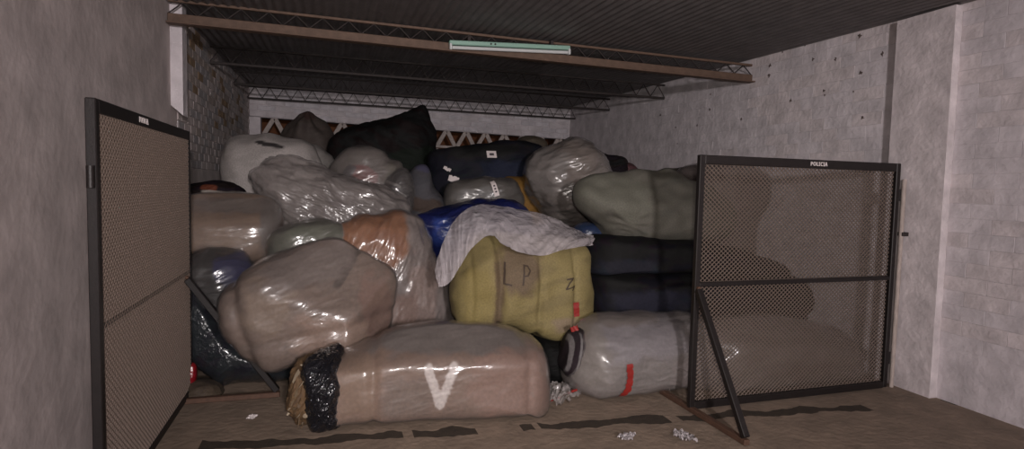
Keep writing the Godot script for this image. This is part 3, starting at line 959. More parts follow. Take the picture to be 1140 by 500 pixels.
func bales() -> void:
	var list := [
		{"name":"wrapped_bale","label":"long brown wrapped bale with a white painted V lying on the floor","cat":"bale","at":Vector3(0.606,0,-3.86),"yaw":-0.122,"tf":0.34,"tb":0.22,"mat":"film_body","col":C(116,95,82),"p":7,"q":2.4,"wr":0.006,"lump":0.007,"film":0.1,"hi":1,"soft":0.07,"planes":[[0.33,0,0],[0.96,0,-1.6]],"cinch":[[0,-0.319,0.03,0.012],[0,0.654,0.03,0.008]],"patch":[[0.139,0.389,0.657,0.299,-0.07,C(120,97,84),0.6],[0.539,0.261,0.239,0.227,0,C(129,100,87),0.5],[-0.403,0.267,0.155,0.239,0,C(131,105,88),0.5],[-0.107,0.199,0.155,0.131,0,C(109,90,80),0.6],[0.136,0.542,0.597,0.096,0,C(104,95,91),0.6]],"pts":PackedVector2Array([Vector2(-0.804, 0.13), Vector2(-0.782, 0.294), Vector2(-0.694, 0.367), Vector2(-0.56, 0.405), Vector2(-0.414, 0.448), Vector2(-0.226, 0.533), Vector2(0.007, 0.57), Vector2(0.305, 0.571), Vector2(0.55, 0.535), Vector2(0.72, 0.464), Vector2(0.804, 0.355), Vector2(0.836, 0.14), Vector2(0.814, 0), Vector2(0.734, 0), Vector2(0.409, 0), Vector2(-0.132, 0), Vector2(-0.536, 0), Vector2(-0.732, 0)])},
		{"name":"wrapped_bale","label":"big bulging brown wrapped bale resting on the V bale and the black roll","cat":"bale","at":Vector3(-0.112,0.186,-4.48),"yaw":-0.105,"tf":0.38,"tb":0.28,"mat":"film_body","col":C(118,100,89),"p":7,"q":2.4,"wr":0.01,"lump":0.009,"wdir":20,"film":0.1,"hi":1,"soft":0.03,"planes":[[0.38,0,0],[0.74,-0.3,-0.75],[0.66,-1.1,0.05]],"cinch":[[15,-0.32,0.05,0.02],[100,0.28,0.04,0.008]],"patch":[[-0.242,0.516,0.143,0.221,-0.175,C(130,111,95),0.5],[0.191,0.261,0.261,0.13,-0.175,C(138,113,98),0.5],[0.459,0.411,0.104,0.234,0.14,C(122,94,82),0.5],[0.249,0.724,0.033,0.156,-0.489,C(65,52,44),0.9],[-0.013,0.725,0.293,0.13,0.262,C(111,98,92),0.5]],"pts":PackedVector2Array([Vector2(-0.619, 0.43), Vector2(-0.576, 0.557), Vector2(-0.469, 0.671), Vector2(-0.301, 0.773), Vector2(-0.057, 0.858), Vector2(0.148, 0.897), Vector2(0.332, 0.813), Vector2(0.512, 0.706), Vector2(0.578, 0.625), Vector2(0.574, 0.444), Vector2(0.53, 0.194), Vector2(0.479, 0.074), Vector2(0.349, 0.037), Vector2(0.195, 0.062), Vector2(0.006, 0.062), Vector2(-0.169, 0.015), Vector2(-0.316, 0), Vector2(-0.472, 0.116), Vector2(-0.579, 0.275)])},
		{"name":"wrapped_bale","label":"bale in clear film with orange cardboard showing at its top corner","cat":"bale","at":Vector3(0.557,0.226,-4.98),"yaw":0,"tf":0.32,"tb":0.24,"mat":"film_body","col":C(125,114,110),"p":4,"q":2,"wr":0.016,"lump":0.018,"wdir":70,"film":0.12,"hi":1,"planes":[[0.3,0,0],[0.5,-0.5,-0.25]],"patch":[[-0.272,0.867,0.316,0.226,0.105,C(137,82,36),0.9],[-0.148,0.753,0.135,0.15,-0.349,C(130,76,34),0.9],[0.154,0.373,0.12,0.301,0,C(134,113,106),0.6],[0.012,0.269,0.105,0.135,0,C(128,103,93),0.7]],"pts":PackedVector2Array([Vector2(-0.553, 0.831), Vector2(-0.414, 0.963), Vector2(-0.2, 1.023), Vector2(0.019, 1.047), Vector2(0.169, 0.958), Vector2(0.262, 0.798), Vector2(0.342, 0.567), Vector2(0.423, 0.355), Vector2(0.458, 0.142), Vector2(0.366, 0.037), Vector2(0.135, 0.002), Vector2(-0.119, 0), Vector2(-0.324, 0.116), Vector2(-0.468, 0.42)])},
		{"name":"fabric_bale","label":"olive yellow fabric bale marked with the letters LP","cat":"bale","at":Vector3(1.432,0.246,-4.4),"yaw":0,"tf":0.34,"tb":0.28,"mat":"fabric","col":C(137,123,81),"p":5,"q":2.1,"wr":0.006,"lump":0.022,"hi":1,"planes":[[0.31,0,0],[0.66,0,-0.55]],"cinch":[[0,-0.239,0.03,0.022],[0,0.068,0.025,0.014],[0,0.351,0.02,0.012],[0,-0.442,0.02,0.006]],"patch":[[-0.253,0.447,0.035,0.326,0,C(106,89,67),0.4],[-0.085,0.643,0.142,0.17,0,C(108,92,71),0.4],[0.285,0.209,0.113,0.057,0,C(137,120,97),0.5],[-0.401,0.452,0.099,0.212,0,C(137,122,75),0.5]],"pts":PackedVector2Array([Vector2(-0.55, 0.338), Vector2(-0.546, 0.51), Vector2(-0.5, 0.66), Vector2(-0.405, 0.818), Vector2(-0.251, 0.893), Vector2(0.146, 0.871), Vector2(0.494, 0.841), Vector2(0.554, 0.68), Vector2(0.603, 0.406), Vector2(0.602, 0.205), Vector2(0.543, 0.058), Vector2(0.387, 0), Vector2(0.2, 0.032), Vector2(0.016, 0.108), Vector2(-0.163, 0.167), Vector2(-0.393, 0.164), Vector2(-0.521, 0.225)])},
		{"name":"wrapped_bale","label":"grey clear film bale on the floor with red ribbon hanging on it","cat":"bale","at":Vector3(2.267,0,-3.98),"yaw":0,"tf":0.36,"tb":0.16,"mat":"film_body","col":C(115,108,105),"p":6,"q":2.3,"wr":0.01,"lump":0.014,"wdir":0,"film":0.16,"hi":1,"planes":[[0.34,0,0],[0.58,0,-0.7]],"patch":[[-0.108,0.451,0.344,0.151,0,C(116,111,116),0.5],[-0.523,0.316,0.138,0.207,0,C(111,104,99),0.5],[-0.255,0.555,0.344,0.041,0,C(96,85,81),0.5],[0.276,0.129,0.165,0.165,0,C(111,101,100),0.5]],"pts":PackedVector2Array([Vector2(-0.614, 0.103), Vector2(-0.606, 0.305), Vector2(-0.532, 0.455), Vector2(-0.398, 0.543), Vector2(-0.139, 0.559), Vector2(0.249, 0.536), Vector2(0.575, 0.494), Vector2(0.71, 0.298), Vector2(0.728, 0), Vector2(0.649, 0), Vector2(0.239, 0), Vector2(-0.151, 0), Vector2(-0.486, 0)])},
		{"name":"wrapped_bale","label":"brown grey film bale on the floor behind the mesh panel","cat":"bale","at":Vector3(3.482,0,-3.84),"yaw":0,"tf":0.28,"tb":0.2,"mat":"film_body","col":C(99,87,80),"p":6,"q":2.3,"wr":0.014,"lump":0.016,"film":0.12,"planes":[[0.27,0,0],[0.46,0,-0.7]],"patch":[[-0.375,0.249,0.361,0.217,0,C(108,98,91),0.5],[0.053,0.08,0.217,0.116,0,C(84,69,60),0.5]],"pts":PackedVector2Array([Vector2(-0.753, 0), Vector2(-0.773, 0.384), Vector2(-0.618, 0.503), Vector2(-0.245, 0.514), Vector2(0.194, 0.466), Vector2(0.474, 0.385), Vector2(0.623, 0.272), Vector2(0.692, 0.115), Vector2(0.708, 0), Vector2(0.607, 0), Vector2(-0.077, 0), Vector2(-0.586, 0)])},
		{"name":"fabric_roll","label":"lower navy black roll lying on the grey film bale","cat":"bale","at":Vector3(3.16,0.296,-4.46),"yaw":0,"tf":0.3,"tb":0.3,"mat":"dark","col":C(24,23,27),"p":5,"q":2,"wr":0.008,"lump":0.014,"patch":[[-0.705,0.301,0.318,0.079,0,C(36,37,48),0.5]],"pts":PackedVector2Array([Vector2(-1.112, 0.307), Vector2(-1.108, 0.442), Vector2(-1.013, 0.5), Vector2(-0.225, 0.514), Vector2(0.625, 0.448), Vector2(0.989, 0.423), Vector2(1.098, 0.336), Vector2(1.129, 0.181), Vector2(1.075, 0.064), Vector2(0.975, 0), Vector2(-0.019, 0.03), Vector2(-0.731, 0.094), Vector2(-1.049, 0.138)])},
		{"name":"fabric_roll","label":"upper navy black roll under the grey green sack","cat":"bale","at":Vector3(2.875,0.696,-4.52),"yaw":0,"tf":0.3,"tb":0.3,"mat":"dark","col":C(24,23,25),"p":5,"q":2,"wr":0.007,"lump":0.012,"patch":[[-0.56,0.152,0.236,0.079,0,C(34,36,45),0.5]],"pts":PackedVector2Array([Vector2(-0.864, 0.124), Vector2(-0.854, 0.32), Vector2(-0.76, 0.41), Vector2(-0.269, 0.393), Vector2(0.364, 0.342), Vector2(0.952, 0.189), Vector2(1.16, 0.093), Vector2(1.145, 0), Vector2(0.861, 0.049), Vector2(0.101, 0.081), Vector2(-0.599, 0.096), Vector2(-0.806, 0.1)])},
		{"name":"fabric_sack","label":"smooth grey green sack with a knotted end on the navy rolls","cat":"sack","at":Vector3(2.705,0.993,-4.7),"yaw":0,"tf":0.34,"tb":0.2,"mat":"fabric","col":C(95,92,83),"p":3.6,"q":2,"wr":0.004,"lump":0.022,"planes":[[0.32,0,0],[0.56,-0.05,-0.7]],"gather":[[-0.305,0.205,11,0.008,0.22]],"patch":[[-0.418,0.47,0.272,0.16,-0.349,C(103,102,91),0.4]],"pts":PackedVector2Array([Vector2(-0.728, 0.483), Vector2(-0.64, 0.584), Vector2(-0.439, 0.636), Vector2(-0.153, 0.66), Vector2(0.052, 0.682), Vector2(0.196, 0.702), Vector2(0.367, 0.618), Vector2(0.637, 0.542), Vector2(0.862, 0.346), Vector2(0.874, 0.127), Vector2(0.663, 0.027), Vector2(0.283, 0.021), Vector2(-0.153, 0), Vector2(-0.349, 0.049), Vector2(-0.543, 0.206), Vector2(-0.674, 0.337)])},
		{"name":"wrapped_bale","label":"tall brown film bale standing by the wall behind the mesh panel","cat":"bale","at":Vector3(3.806,0.659,-5.05),"yaw":0,"tf":0.28,"tb":0.3,"mat":"film_body","col":C(76,64,59),"p":5,"q":2.1,"wr":0.014,"lump":0.02,"film":0.1,"patch":[[-0.268,0.735,0.162,0.234,0,C(98,90,85),0.6],[-0.302,0.434,0.09,0.09,0,C(54,42,38),0.7]],"pts":PackedVector2Array([Vector2(-0.502, 0.899), Vector2(-0.449, 1.049), Vector2(-0.124, 1.121), Vector2(0.239, 1.088), Vector2(0.399, 0.965), Vector2(0.387, 0.801), Vector2(0.311, 0.598), Vector2(0.225, 0.396), Vector2(0.19, 0.047), Vector2(-0.17, 0), Vector2(-0.446, 0.149)])},
		{"name":"fabric_sack","label":"small dull green sack beside the tall film bale behind the mesh","cat":"sack","at":Vector3(3.848,0.597,-4.85),"yaw":0,"tf":0.18,"tb":0.2,"mat":"fabric","col":C(73,73,64),"p":3,"q":2,"wr":0.008,"lump":0.02,"pts":PackedVector2Array([Vector2(-0.258, 0.146), Vector2(-0.245, 0.285), Vector2(-0.083, 0.327), Vector2(0.129, 0.281), Vector2(0.263, 0.172), Vector2(0.25, 0.028), Vector2(-0.044, 0)])},
		{"name":"wrapped_bale","label":"round brown grey bale in shiny clear film beside the mustard sack","cat":"bale","at":Vector3(2.362,1.113,-5.75),"yaw":0,"tf":0.42,"tb":0.42,"mat":"film_body","col":C(92,83,75),"p":3.2,"q":2,"wr":0.018,"lump":0.026,"film":0.2,"hi":1,"patch":[[-0.065,0.641,0.206,0.206,-0.349,C(97,83,73),0.6],[-0.326,0.546,0.15,0.206,-0.175,C(101,96,91),0.5]],"pts":PackedVector2Array([Vector2(-0.463, 0.548), Vector2(-0.38, 0.706), Vector2(-0.148, 0.806), Vector2(0.07, 0.889), Vector2(0.234, 0.85), Vector2(0.342, 0.713), Vector2(0.432, 0.527), Vector2(0.463, 0.241), Vector2(0.386, 0.058), Vector2(0.098, 0), Vector2(-0.185, 0.055), Vector2(-0.349, 0.257), Vector2(-0.43, 0.403)])},
		{"name":"tarp_bundle","label":"black tarpaulin bundle with a dark green fold on top of the heap","cat":"tarp","at":Vector3(0.649,1.477,-7.3),"yaw":0,"tf":0.34,"tb":0.3,"mat":"dark","col":C(25,23,23),"p":4,"q":2,"wr":0.018,"lump":0.03,"wdir":-20,"planes":[[0.3,0,0],[0.7,0,-0.55]],"patch":[[0.303,0.326,0.345,0.108,0.244,C(27,33,26),0.8]],"pts":PackedVector2Array([Vector2(-0.705, 0.155), Vector2(-0.656, 0.386), Vector2(-0.596, 0.577), Vector2(-0.321, 0.695), Vector2(0.097, 0.824), Vector2(0.397, 0.96), Vector2(0.474, 0.943), Vector2(0.554, 0.74), Vector2(0.603, 0.435), Vector2(0.562, 0.214), Vector2(0.343, 0.054), Vector2(-0.108, 0), Vector2(-0.523, 0.012)])},
		{"name":"wrapped_bale","label":"navy bale with white stickers near the white lattice","cat":"bale","at":Vector3(1.657,1.275,-6.6),"yaw":0,"tf":0.38,"tb":0.45,"mat":"dark","col":C(30,31,40),"p":5,"q":2.1,"wr":0.01,"lump":0.02,"planes":[[0.36,0,0],[0.62,0,-0.5]],"patch":[[-0.046,0.602,0.513,0.082,0.105,C(35,34,35),0.5],[0.162,0.394,0.246,0.103,0,C(36,42,58),0.5]],"pts":PackedVector2Array([Vector2(-0.621, 0.277), Vector2(-0.614, 0.516), Vector2(-0.495, 0.61), Vector2(0.03, 0.702), Vector2(0.372, 0.757), Vector2(0.682, 0.687), Vector2(0.733, 0.469), Vector2(0.65, 0.245), Vector2(0.365, 0.114), Vector2(-0.062, 0.045), Vector2(-0.374, 0), Vector2(-0.537, 0.058)])},
		{"name":"plastic_sack","label":"olive grey plastic sack with a printed white strip","cat":"sack","at":Vector3(1.481,1.195,-5.85),"yaw":0,"tf":0.26,"tb":0.3,"mat":"film_body","col":C(68,65,59),"p":3.2,"q":2,"wr":0.01,"lump":0.02,"film":0.12,"patch":[[-0.119,0.221,0.182,0.055,0.14,C(89,89,87),0.5]],"pts":PackedVector2Array([Vector2(-0.389, 0.14), Vector2(-0.346, 0.284), Vector2(-0.238, 0.35), Vector2(-0.025, 0.382), Vector2(0.211, 0.388), Vector2(0.338, 0.336), Vector2(0.41, 0.171), Vector2(0.335, 0.039), Vector2(0.029, 0), Vector2(-0.287, 0.016)])},
		{"name":"plastic_sack","label":"bright blue plastic sack under the white sheet","cat":"sack","at":Vector3(1.185,0.762,-5.3),"yaw":0,"tf":0.24,"tb":0.3,"mat":"gloss","col":C(31,37,82),"p":3,"q":2,"wr":0.02,"lump":0.02,"patch":[[-0.426,0.53,0.099,0.041,0,C(23,24,52),0.6],[-0.251,0.328,0.074,0.115,0,C(49,66,130),0.5]],"pts":PackedVector2Array([Vector2(-0.492, 0.377), Vector2(-0.413, 0.458), Vector2(-0.268, 0.515), Vector2(-0.03, 0.583), Vector2(0.266, 0.612), Vector2(0.511, 0.599), Vector2(0.621, 0.465), Vector2(0.572, 0.278), Vector2(0.191, 0.078), Vector2(-0.145, 0), Vector2(-0.311, 0.052), Vector2(-0.41, 0.216)])},
		{"name":"fabric_sack","label":"mustard yellow sack between the navy bale and round film bale","cat":"sack","at":Vector3(2.028,1.088,-6.1),"yaw":0,"tf":0.16,"tb":0.25,"mat":"fabric","col":C(128,93,34),"p":3,"q":2,"wr":0.008,"lump":0.014,"pts":PackedVector2Array([Vector2(-0.243, 0.461), Vector2(-0.204, 0.52), Vector2(-0.042, 0.515), Vector2(0.103, 0.46), Vector2(0.211, 0.316), Vector2(0.279, 0.12), Vector2(0.22, 0.001), Vector2(-0.009, 0), Vector2(-0.135, 0.174), Vector2(-0.16, 0.348)])},
		{"name":"woven_sack","label":"large white woven sack against the left wall","cat":"sack","at":Vector3(-0.589,1.138,-6.3),"yaw":0,"tf":0.36,"tb":0.4,"mat":"fabric","col":C(164,157,153),"p":5,"q":2.1,"wr":0.004,"lump":0.018,"planes":[[0.34,0,0],[0.62,0,-0.45]],"patch":[[0.045,0.691,0.124,0.019,-0.175,C(41,37,38),0.9]],"pts":PackedVector2Array([Vector2(-0.417, 0.405), Vector2(-0.407, 0.603), Vector2(-0.351, 0.717), Vector2(-0.248, 0.791), Vector2(-0.046, 0.818), Vector2(0.201, 0.794), Vector2(0.386, 0.74), Vector2(0.489, 0.61), Vector2(0.523, 0.431), Vector2(0.489, 0.185), Vector2(0.267, 0.02), Vector2(-0.066, 0), Vector2(-0.324, 0.051), Vector2(-0.41, 0.206)])},
		{"name":"woven_sack","label":"small off white sack squeezed beside the large white sack","cat":"sack","at":Vector3(-0.097,1.426,-6.75),"yaw":0,"tf":0.2,"tb":0.25,"mat":"fabric","col":C(125,120,116),"p":3,"q":2,"wr":0.008,"lump":0.012,"pts":PackedVector2Array([Vector2(-0.157, 0.267), Vector2(-0.139, 0.44), Vector2(-0.048, 0.463), Vector2(0.082, 0.372), Vector2(0.176, 0.22), Vector2(0.157, 0.044), Vector2(-0.065, 0)])},
		{"name":"woven_sack","label":"brown peaked sack standing behind the large white sack","cat":"sack","at":Vector3(-0.282,1.594,-7.9),"yaw":0,"tf":0.3,"tb":0.35,"mat":"fabric","col":C(77,67,62),"p":2.6,"q":2,"wr":0.008,"lump":0.03,"gather":[[0.012,0.76,9,0.02,0.5]],"patch":[[0.024,0.711,0.079,0.045,0,C(65,48,46),0.7]],"pts":PackedVector2Array([Vector2(-0.351, 0.231), Vector2(-0.299, 0.454), Vector2(-0.184, 0.625), Vector2(-0.079, 0.72), Vector2(0.016, 0.769), Vector2(0.102, 0.707), Vector2(0.263, 0.593), Vector2(0.34, 0.438), Vector2(0.33, 0.189), Vector2(0.092, 0), Vector2(-0.206, 0.014)])},
		{"name":"wrapped_bale","label":"crumpled grey film bale lying across the brown bale","cat":"bale","at":Vector3(-0.054,0.986,-5.6),"yaw":0,"tf":0.34,"tb":0.34,"mat":"film_body","col":C(94,85,81),"p":3.2,"q":2,"wr":0.036,"lump":0.022,"wdir":-25,"film":0.24,"hi":1,"planes":[[0.32,0,0],[0.62,0.06,-0.7]],"patch":[[-0.254,0.489,0.21,0.146,-0.349,C(109,100,96),0.5],[0.45,0.371,0.178,0.081,-0.175,C(88,79,75),0.5]],"pts":PackedVector2Array([Vector2(-0.584, 0.582), Vector2(-0.497, 0.67), Vector2(-0.306, 0.732), Vector2(-0.127, 0.667), Vector2(0.042, 0.584), Vector2(0.309, 0.517), Vector2(0.567, 0.465), Vector2(0.7, 0.351), Vector2(0.735, 0.216), Vector2(0.636, 0.115), Vector2(0.392, 0.064), Vector2(0.153, 0.032), Vector2(-0.08, 0), Vector2(-0.292, 0.033), Vector2(-0.411, 0.176), Vector2(-0.484, 0.349), Vector2(-0.556, 0.473)])},
		{"name":"plastic_sack","label":"grey clear plastic sack with a red scrap showing beneath tarpaulin","cat":"sack","at":Vector3(0.365,1.278,-6.2),"yaw":0,"tf":0.3,"tb":0.35,"mat":"film_body","col":C(96,88,82),"p":3,"q":2,"wr":0.012,"lump":0.02,"film":0.16,"patch":[[-0.061,0.305,0.128,0.073,-0.244,C(103,43,41),0.8],[-0.196,0.319,0.046,0.091,-0.524,C(38,32,34),0.7],[0.25,0.296,0.073,0.128,0,C(91,86,73),0.5]],"pts":PackedVector2Array([Vector2(-0.378, 0.282), Vector2(-0.327, 0.426), Vector2(-0.224, 0.528), Vector2(-0.068, 0.597), Vector2(0.128, 0.56), Vector2(0.2, 0.462), Vector2(0.328, 0.411), Vector2(0.348, 0.264), Vector2(0.313, 0.078), Vector2(0.007, 0), Vector2(-0.292, 0.05)])},
		{"name":"wrapped_bundle","label":"bundle of black and white striped rags in film","cat":"bundle","at":Vector3(0.639,1.15,-5.9),"yaw":0,"tf":0.2,"tb":0.22,"mat":"film_body","col":C(35,34,37),"p":3,"q":2,"wr":0.02,"lump":0.02,"film":0.12,"patch":[[-0.063,0.344,0.071,0.014,-0.436,C(119,117,113),0.9],[-0.011,0.259,0.079,0.014,-0.436,C(111,109,106),0.9],[-0.044,0.164,0.079,0.014,-0.436,C(119,112,108),0.9]],"pts":PackedVector2Array([Vector2(-0.166, 0.14), Vector2(-0.133, 0.333), Vector2(-0.048, 0.457), Vector2(0.056, 0.478), Vector2(0.128, 0.356), Vector2(0.148, 0.162), Vector2(0.096, 0.019), Vector2(-0.078, 0)])},
		{"name":"fabric_sack","label":"slate grey cloth sack below the tarpaulin bundle","cat":"sack","at":Vector3(0.917,1.092,-6),"yaw":0,"tf":0.2,"tb":0.25,"mat":"fabric","col":C(69,68,73),"p":3.2,"q":2,"wr":0.008,"lump":0.016,"patch":[[-0.037,0.567,0.073,0.036,-0.175,C(72,69,90),0.7],[-0.05,0.206,0.2,0.064,-0.14,C(65,52,45),0.6]],"pts":PackedVector2Array([Vector2(-0.205, 0.108), Vector2(-0.191, 0.414), Vector2(-0.139, 0.541), Vector2(-0.032, 0.598), Vector2(0.042, 0.564), Vector2(0.08, 0.402), Vector2(0.194, 0.221), Vector2(0.233, 0.093), Vector2(0.031, 0)])},
		{"name":"wrapped_bale","label":"shiny brown wrapped bale beside the left mesh panel","cat":"bale","at":Vector3(-0.786,0.815,-5.35),"yaw":0,"tf":0.36,"tb":0.25,"mat":"film_body","col":C(121,95,74),"p":6,"q":2.2,"wr":0.005,"lump":0.006,"film":0.14,"hi":1,"soft":0.06,"planes":[[0.34,0,0],[0.74,0,-1.2]],"patch":[[0.13,0.477,0.371,0.059,0,C(100,87,79),0.5],[0.325,0.301,0.074,0.223,0,C(88,78,71),0.5]],"pts":PackedVector2Array([Vector2(-0.402, 0.228), Vector2(-0.386, 0.475), Vector2(-0.32, 0.541), Vector2(-0.109, 0.573), Vector2(0.196, 0.564), Vector2(0.342, 0.514), Vector2(0.405, 0.393), Vector2(0.398, 0.195), Vector2(0.341, 0.043), Vector2(0.158, 0), Vector2(-0.181, 0.02), Vector2(-0.364, 0.082)])},
		{"name":"plastic_bag","label":"open black plastic bag with white rim on the brown bale","cat":"bag","at":Vector3(-0.951,1.284,-5.6),"yaw":0,"tf":0.16,"tb":0.2,"mat":"dark","col":C(28,21,23),"p":2.6,"q":2,"wr":0.012,"lump":0.012,"patch":[[-0.005,0.139,0.061,0.02,-0.07,C(96,50,34),0.8],[0.117,0.097,0.154,0.018,-0.052,C(141,134,126),0.8]],"pts":PackedVector2Array([Vector2(-0.26, 0.118), Vector2(-0.178, 0.165), Vector2(0.015, 0.2), Vector2(0.169, 0.172), Vector2(0.254, 0.112), Vector2(0.225, 0.034), Vector2(0.013, 0), Vector2(-0.221, 0.027)])},
		{"name":"fabric_sack","label":"dull olive green sack in film under the crumpled grey bale","cat":"sack","at":Vector3(-0.15,0.805,-4.95),"yaw":0,"tf":0.22,"tb":0.3,"mat":"film_body","col":C(79,82,68),"p":3,"q":2,"wr":0.012,"lump":0.018,"film":0.12,"patch":[[-0.03,0.285,0.143,0.057,0,C(88,93,76),0.5]],"pts":PackedVector2Array([Vector2(-0.314, 0.073), Vector2(-0.288, 0.242), Vector2(-0.183, 0.341), Vector2(0.031, 0.384), Vector2(0.237, 0.356), Vector2(0.321, 0.298), Vector2(0.294, 0.137), Vector2(0.1, 0.024), Vector2(-0.17, 0)])},
		{"name":"plastic_bag","label":"dark film bag with royal blue contents behind the left panel strut","cat":"bag","at":Vector3(-0.832,0.349,-5),"yaw":0,"tf":0.24,"tb":0.3,"mat":"film_body","col":C(41,39,40),"p":3.4,"q":2,"wr":0.016,"lump":0.02,"film":0.08,"patch":[[0.126,0.491,0.111,0.097,0.175,C(31,38,81),0.9],[0.131,0.349,0.062,0.055,0,C(41,43,70),0.6]],"pts":PackedVector2Array([Vector2(-0.259, 0.258), Vector2(-0.232, 0.492), Vector2(-0.158, 0.587), Vector2(0.017, 0.619), Vector2(0.169, 0.597), Vector2(0.245, 0.511), Vector2(0.258, 0.369), Vector2(0.192, 0.172), Vector2(0.088, 0.02), Vector2(-0.077, 0), Vector2(-0.212, 0.076)])},
		{"name":"plastic_roll","label":"shiny black plastic roll leaning diagonally behind the left panel strut","cat":"roll","at":Vector3(-0.706,0,-4.74),"yaw":0,"tf":0.24,"tb":0.26,"mat":"gloss_dark","col":C(45,47,52),"p":3,"q":2,"wr":0.014,"lump":0.014,"wdir":40,"pts":PackedVector2Array([Vector2(-0.353, 0.51), Vector2(-0.311, 0.653), Vector2(-0.246, 0.723), Vector2(-0.165, 0.648), Vector2(-0.071, 0.498), Vector2(0.037, 0.359), Vector2(0.221, 0.198), Vector2(0.411, 0.116), Vector2(0.463, 0.029), Vector2(0.385, 0), Vector2(0.258, 0), Vector2(0.033, 0), Vector2(-0.064, 0), Vector2(-0.206, 0.131), Vector2(-0.31, 0.284)])},
		{"name":"fabric_bundle","label":"dark crumpled bundle wedged between round film bale and right wall","cat":"bundle","at":Vector3(3.077,1.539,-6.3),"yaw":0,"tf":0.2,"tb":0.25,"mat":"dark","col":C(31,26,29),"p":3,"q":2,"wr":0.02,"lump":0.02,"pts":PackedVector2Array([Vector2(-0.224, 0.201), Vector2(-0.184, 0.378), Vector2(-0.024, 0.353), Vector2(0.161, 0.339), Vector2(0.223, 0.257), Vector2(0.217, 0.089), Vector2(0.011, 0), Vector2(-0.173, 0.037)])},
		{"name":"fabric_bundle","label":"small dull pink bundle wedged beside the right wall","cat":"bundle","at":Vector3(3.361,1.545,-6.3),"yaw":0,"tf":0.14,"tb":0.18,"mat":"fabric","col":C(79,47,51),"p":3,"q":2,"wr":0.012,"lump":0.012,"pts":PackedVector2Array([Vector2(-0.113, 0.081), Vector2(-0.108, 0.249), Vector2(-0.003, 0.263), Vector2(0.094, 0.193), Vector2(0.123, 0.066), Vector2(0.007, 0)])},
		{"name":"fabric_sack","label":"brown flat sack behind the smooth grey green sack","cat":"sack","at":Vector3(3.485,1.401,-5.5),"yaw":0,"tf":0.2,"tb":0.22,"mat":"fabric","col":C(73,64,56),"p":3,"q":2,"wr":0.008,"lump":0.014,"pts":PackedVector2Array([Vector2(-0.318, 0.199), Vector2(-0.174, 0.297), Vector2(0.061, 0.341), Vector2(0.259, 0.328), Vector2(0.312, 0.157), Vector2(0.099, 0), Vector2(-0.226, 0.014)])},
		{"name":"fabric_bundle","label":"dull olive bundle on top of the navy bale before the lattice","cat":"bundle","at":Vector3(2.417,1.837,-7.15),"yaw":0,"tf":0.18,"tb":0.2,"mat":"fabric","col":C(71,62,50),"p":3,"q":2,"wr":0.012,"lump":0.014,"pts":PackedVector2Array([Vector2(-0.215, 0.083), Vector2(-0.172, 0.242), Vector2(-0.078, 0.302), Vector2(0.09, 0.287), Vector2(0.214, 0.191), Vector2(0.193, 0.053), Vector2(-0.023, 0)])},
		{"name":"plastic_roll","label":"short blue plastic roll end above the navy rolls","cat":"roll","at":Vector3(2.21,1.012,-4.85),"yaw":0,"tf":0.14,"tb":0.2,"mat":"gloss","col":C(50,62,91),"p":3,"q":2,"wr":0.008,"lump":0.008,"pts":PackedVector2Array([Vector2(-0.132, 0.065), Vector2(-0.108, 0.145), Vector2(-0.014, 0.178), Vector2(0.11, 0.146), Vector2(0.148, 0.065), Vector2(0.08, 0), Vector2(-0.078, 0.001)])},
		{"name":"fabric_bundle","label":"black bundle stuffed into the gap between the floor bales","cat":"bundle","at":Vector3(1.688,0,-4.25),"yaw":0,"tf":0.2,"tb":0.24,"mat":"dark","col":C(21,18,19),"p":3.4,"q":2,"wr":0.012,"lump":0.012,"pts":PackedVector2Array([Vector2(-0.167, 0.168), Vector2(-0.142, 0.322), Vector2(-0.023, 0.344), Vector2(0.113, 0.308), Vector2(0.164, 0.147), Vector2(0.143, 0), Vector2(-0.084, 0)])},
		{"name":"striped_bundle","label":"bundle of dark striped cloth at the grey film bale's end","cat":"bundle","at":Vector3(1.732,0.08,-3.95),"yaw":0,"tf":0.17,"tb":0.2,"mat":"dark","col":C(49,42,45),"p":3,"q":2,"wr":0.01,"lump":0.012,"wdir":80,"patch":[[-0.111,0.221,0.007,0.132,-0.209,C(119,115,115),0.9],[-0.077,0.232,0.007,0.132,-0.209,C(119,115,115),0.9],[-0.036,0.242,0.007,0.132,-0.209,C(111,107,107),0.9]],"pts":PackedVector2Array([Vector2(-0.107, 0.088), Vector2(-0.091, 0.234), Vector2(-0.045, 0.351), Vector2(0.025, 0.394), Vector2(0.085, 0.317), Vector2(0.075, 0.17), Vector2(0.065, 0.049), Vector2(-0.005, 0)])},
		{"name":"cardboard_scrap","label":"crushed brown cardboard lying behind the left panel foot","cat":"scrap","at":Vector3(-0.841,0,-4.52),"yaw":0,"tf":0.14,"tb":0.16,"mat":"fabric","col":C(80,67,55),"p":2.6,"q":2,"wr":0.02,"lump":0.012,"pts":PackedVector2Array([Vector2(-0.121, 0), Vector2(-0.109, 0.06), Vector2(-0.041, 0.093), Vector2(0.073, 0.059), Vector2(0.13, 0), Vector2(0.072, 0)])},
		{"name":"plastic_scrap","label":"bright red plastic scrap beside the left panel post","cat":"scrap","at":Vector3(-0.915,0,-4.5),"yaw":0,"tf":0.04,"tb":0.05,"mat":"gloss","col":C(136,25,34),"p":2.6,"q":2,"wr":0.008,"lump":0.006,"pts":PackedVector2Array([Vector2(-0.031, 0.023), Vector2(-0.023, 0.203), Vector2(0.005, 0.229), Vector2(0.032, 0.185), Vector2(0.02, 0.061), Vector2(-0.003, 0)])}
	]
	list[0]["paint"] = []
	var vp := PackedVector2Array([Vector2(0.01, 0.372), Vector2(0.084, 0.145), Vector2(0.168, 0.378)])
	for i in 2:
		list[0]["paint"].append([vp[i], vp[i + 1], 0.027])
	var made := []
	var seeds := 1.0
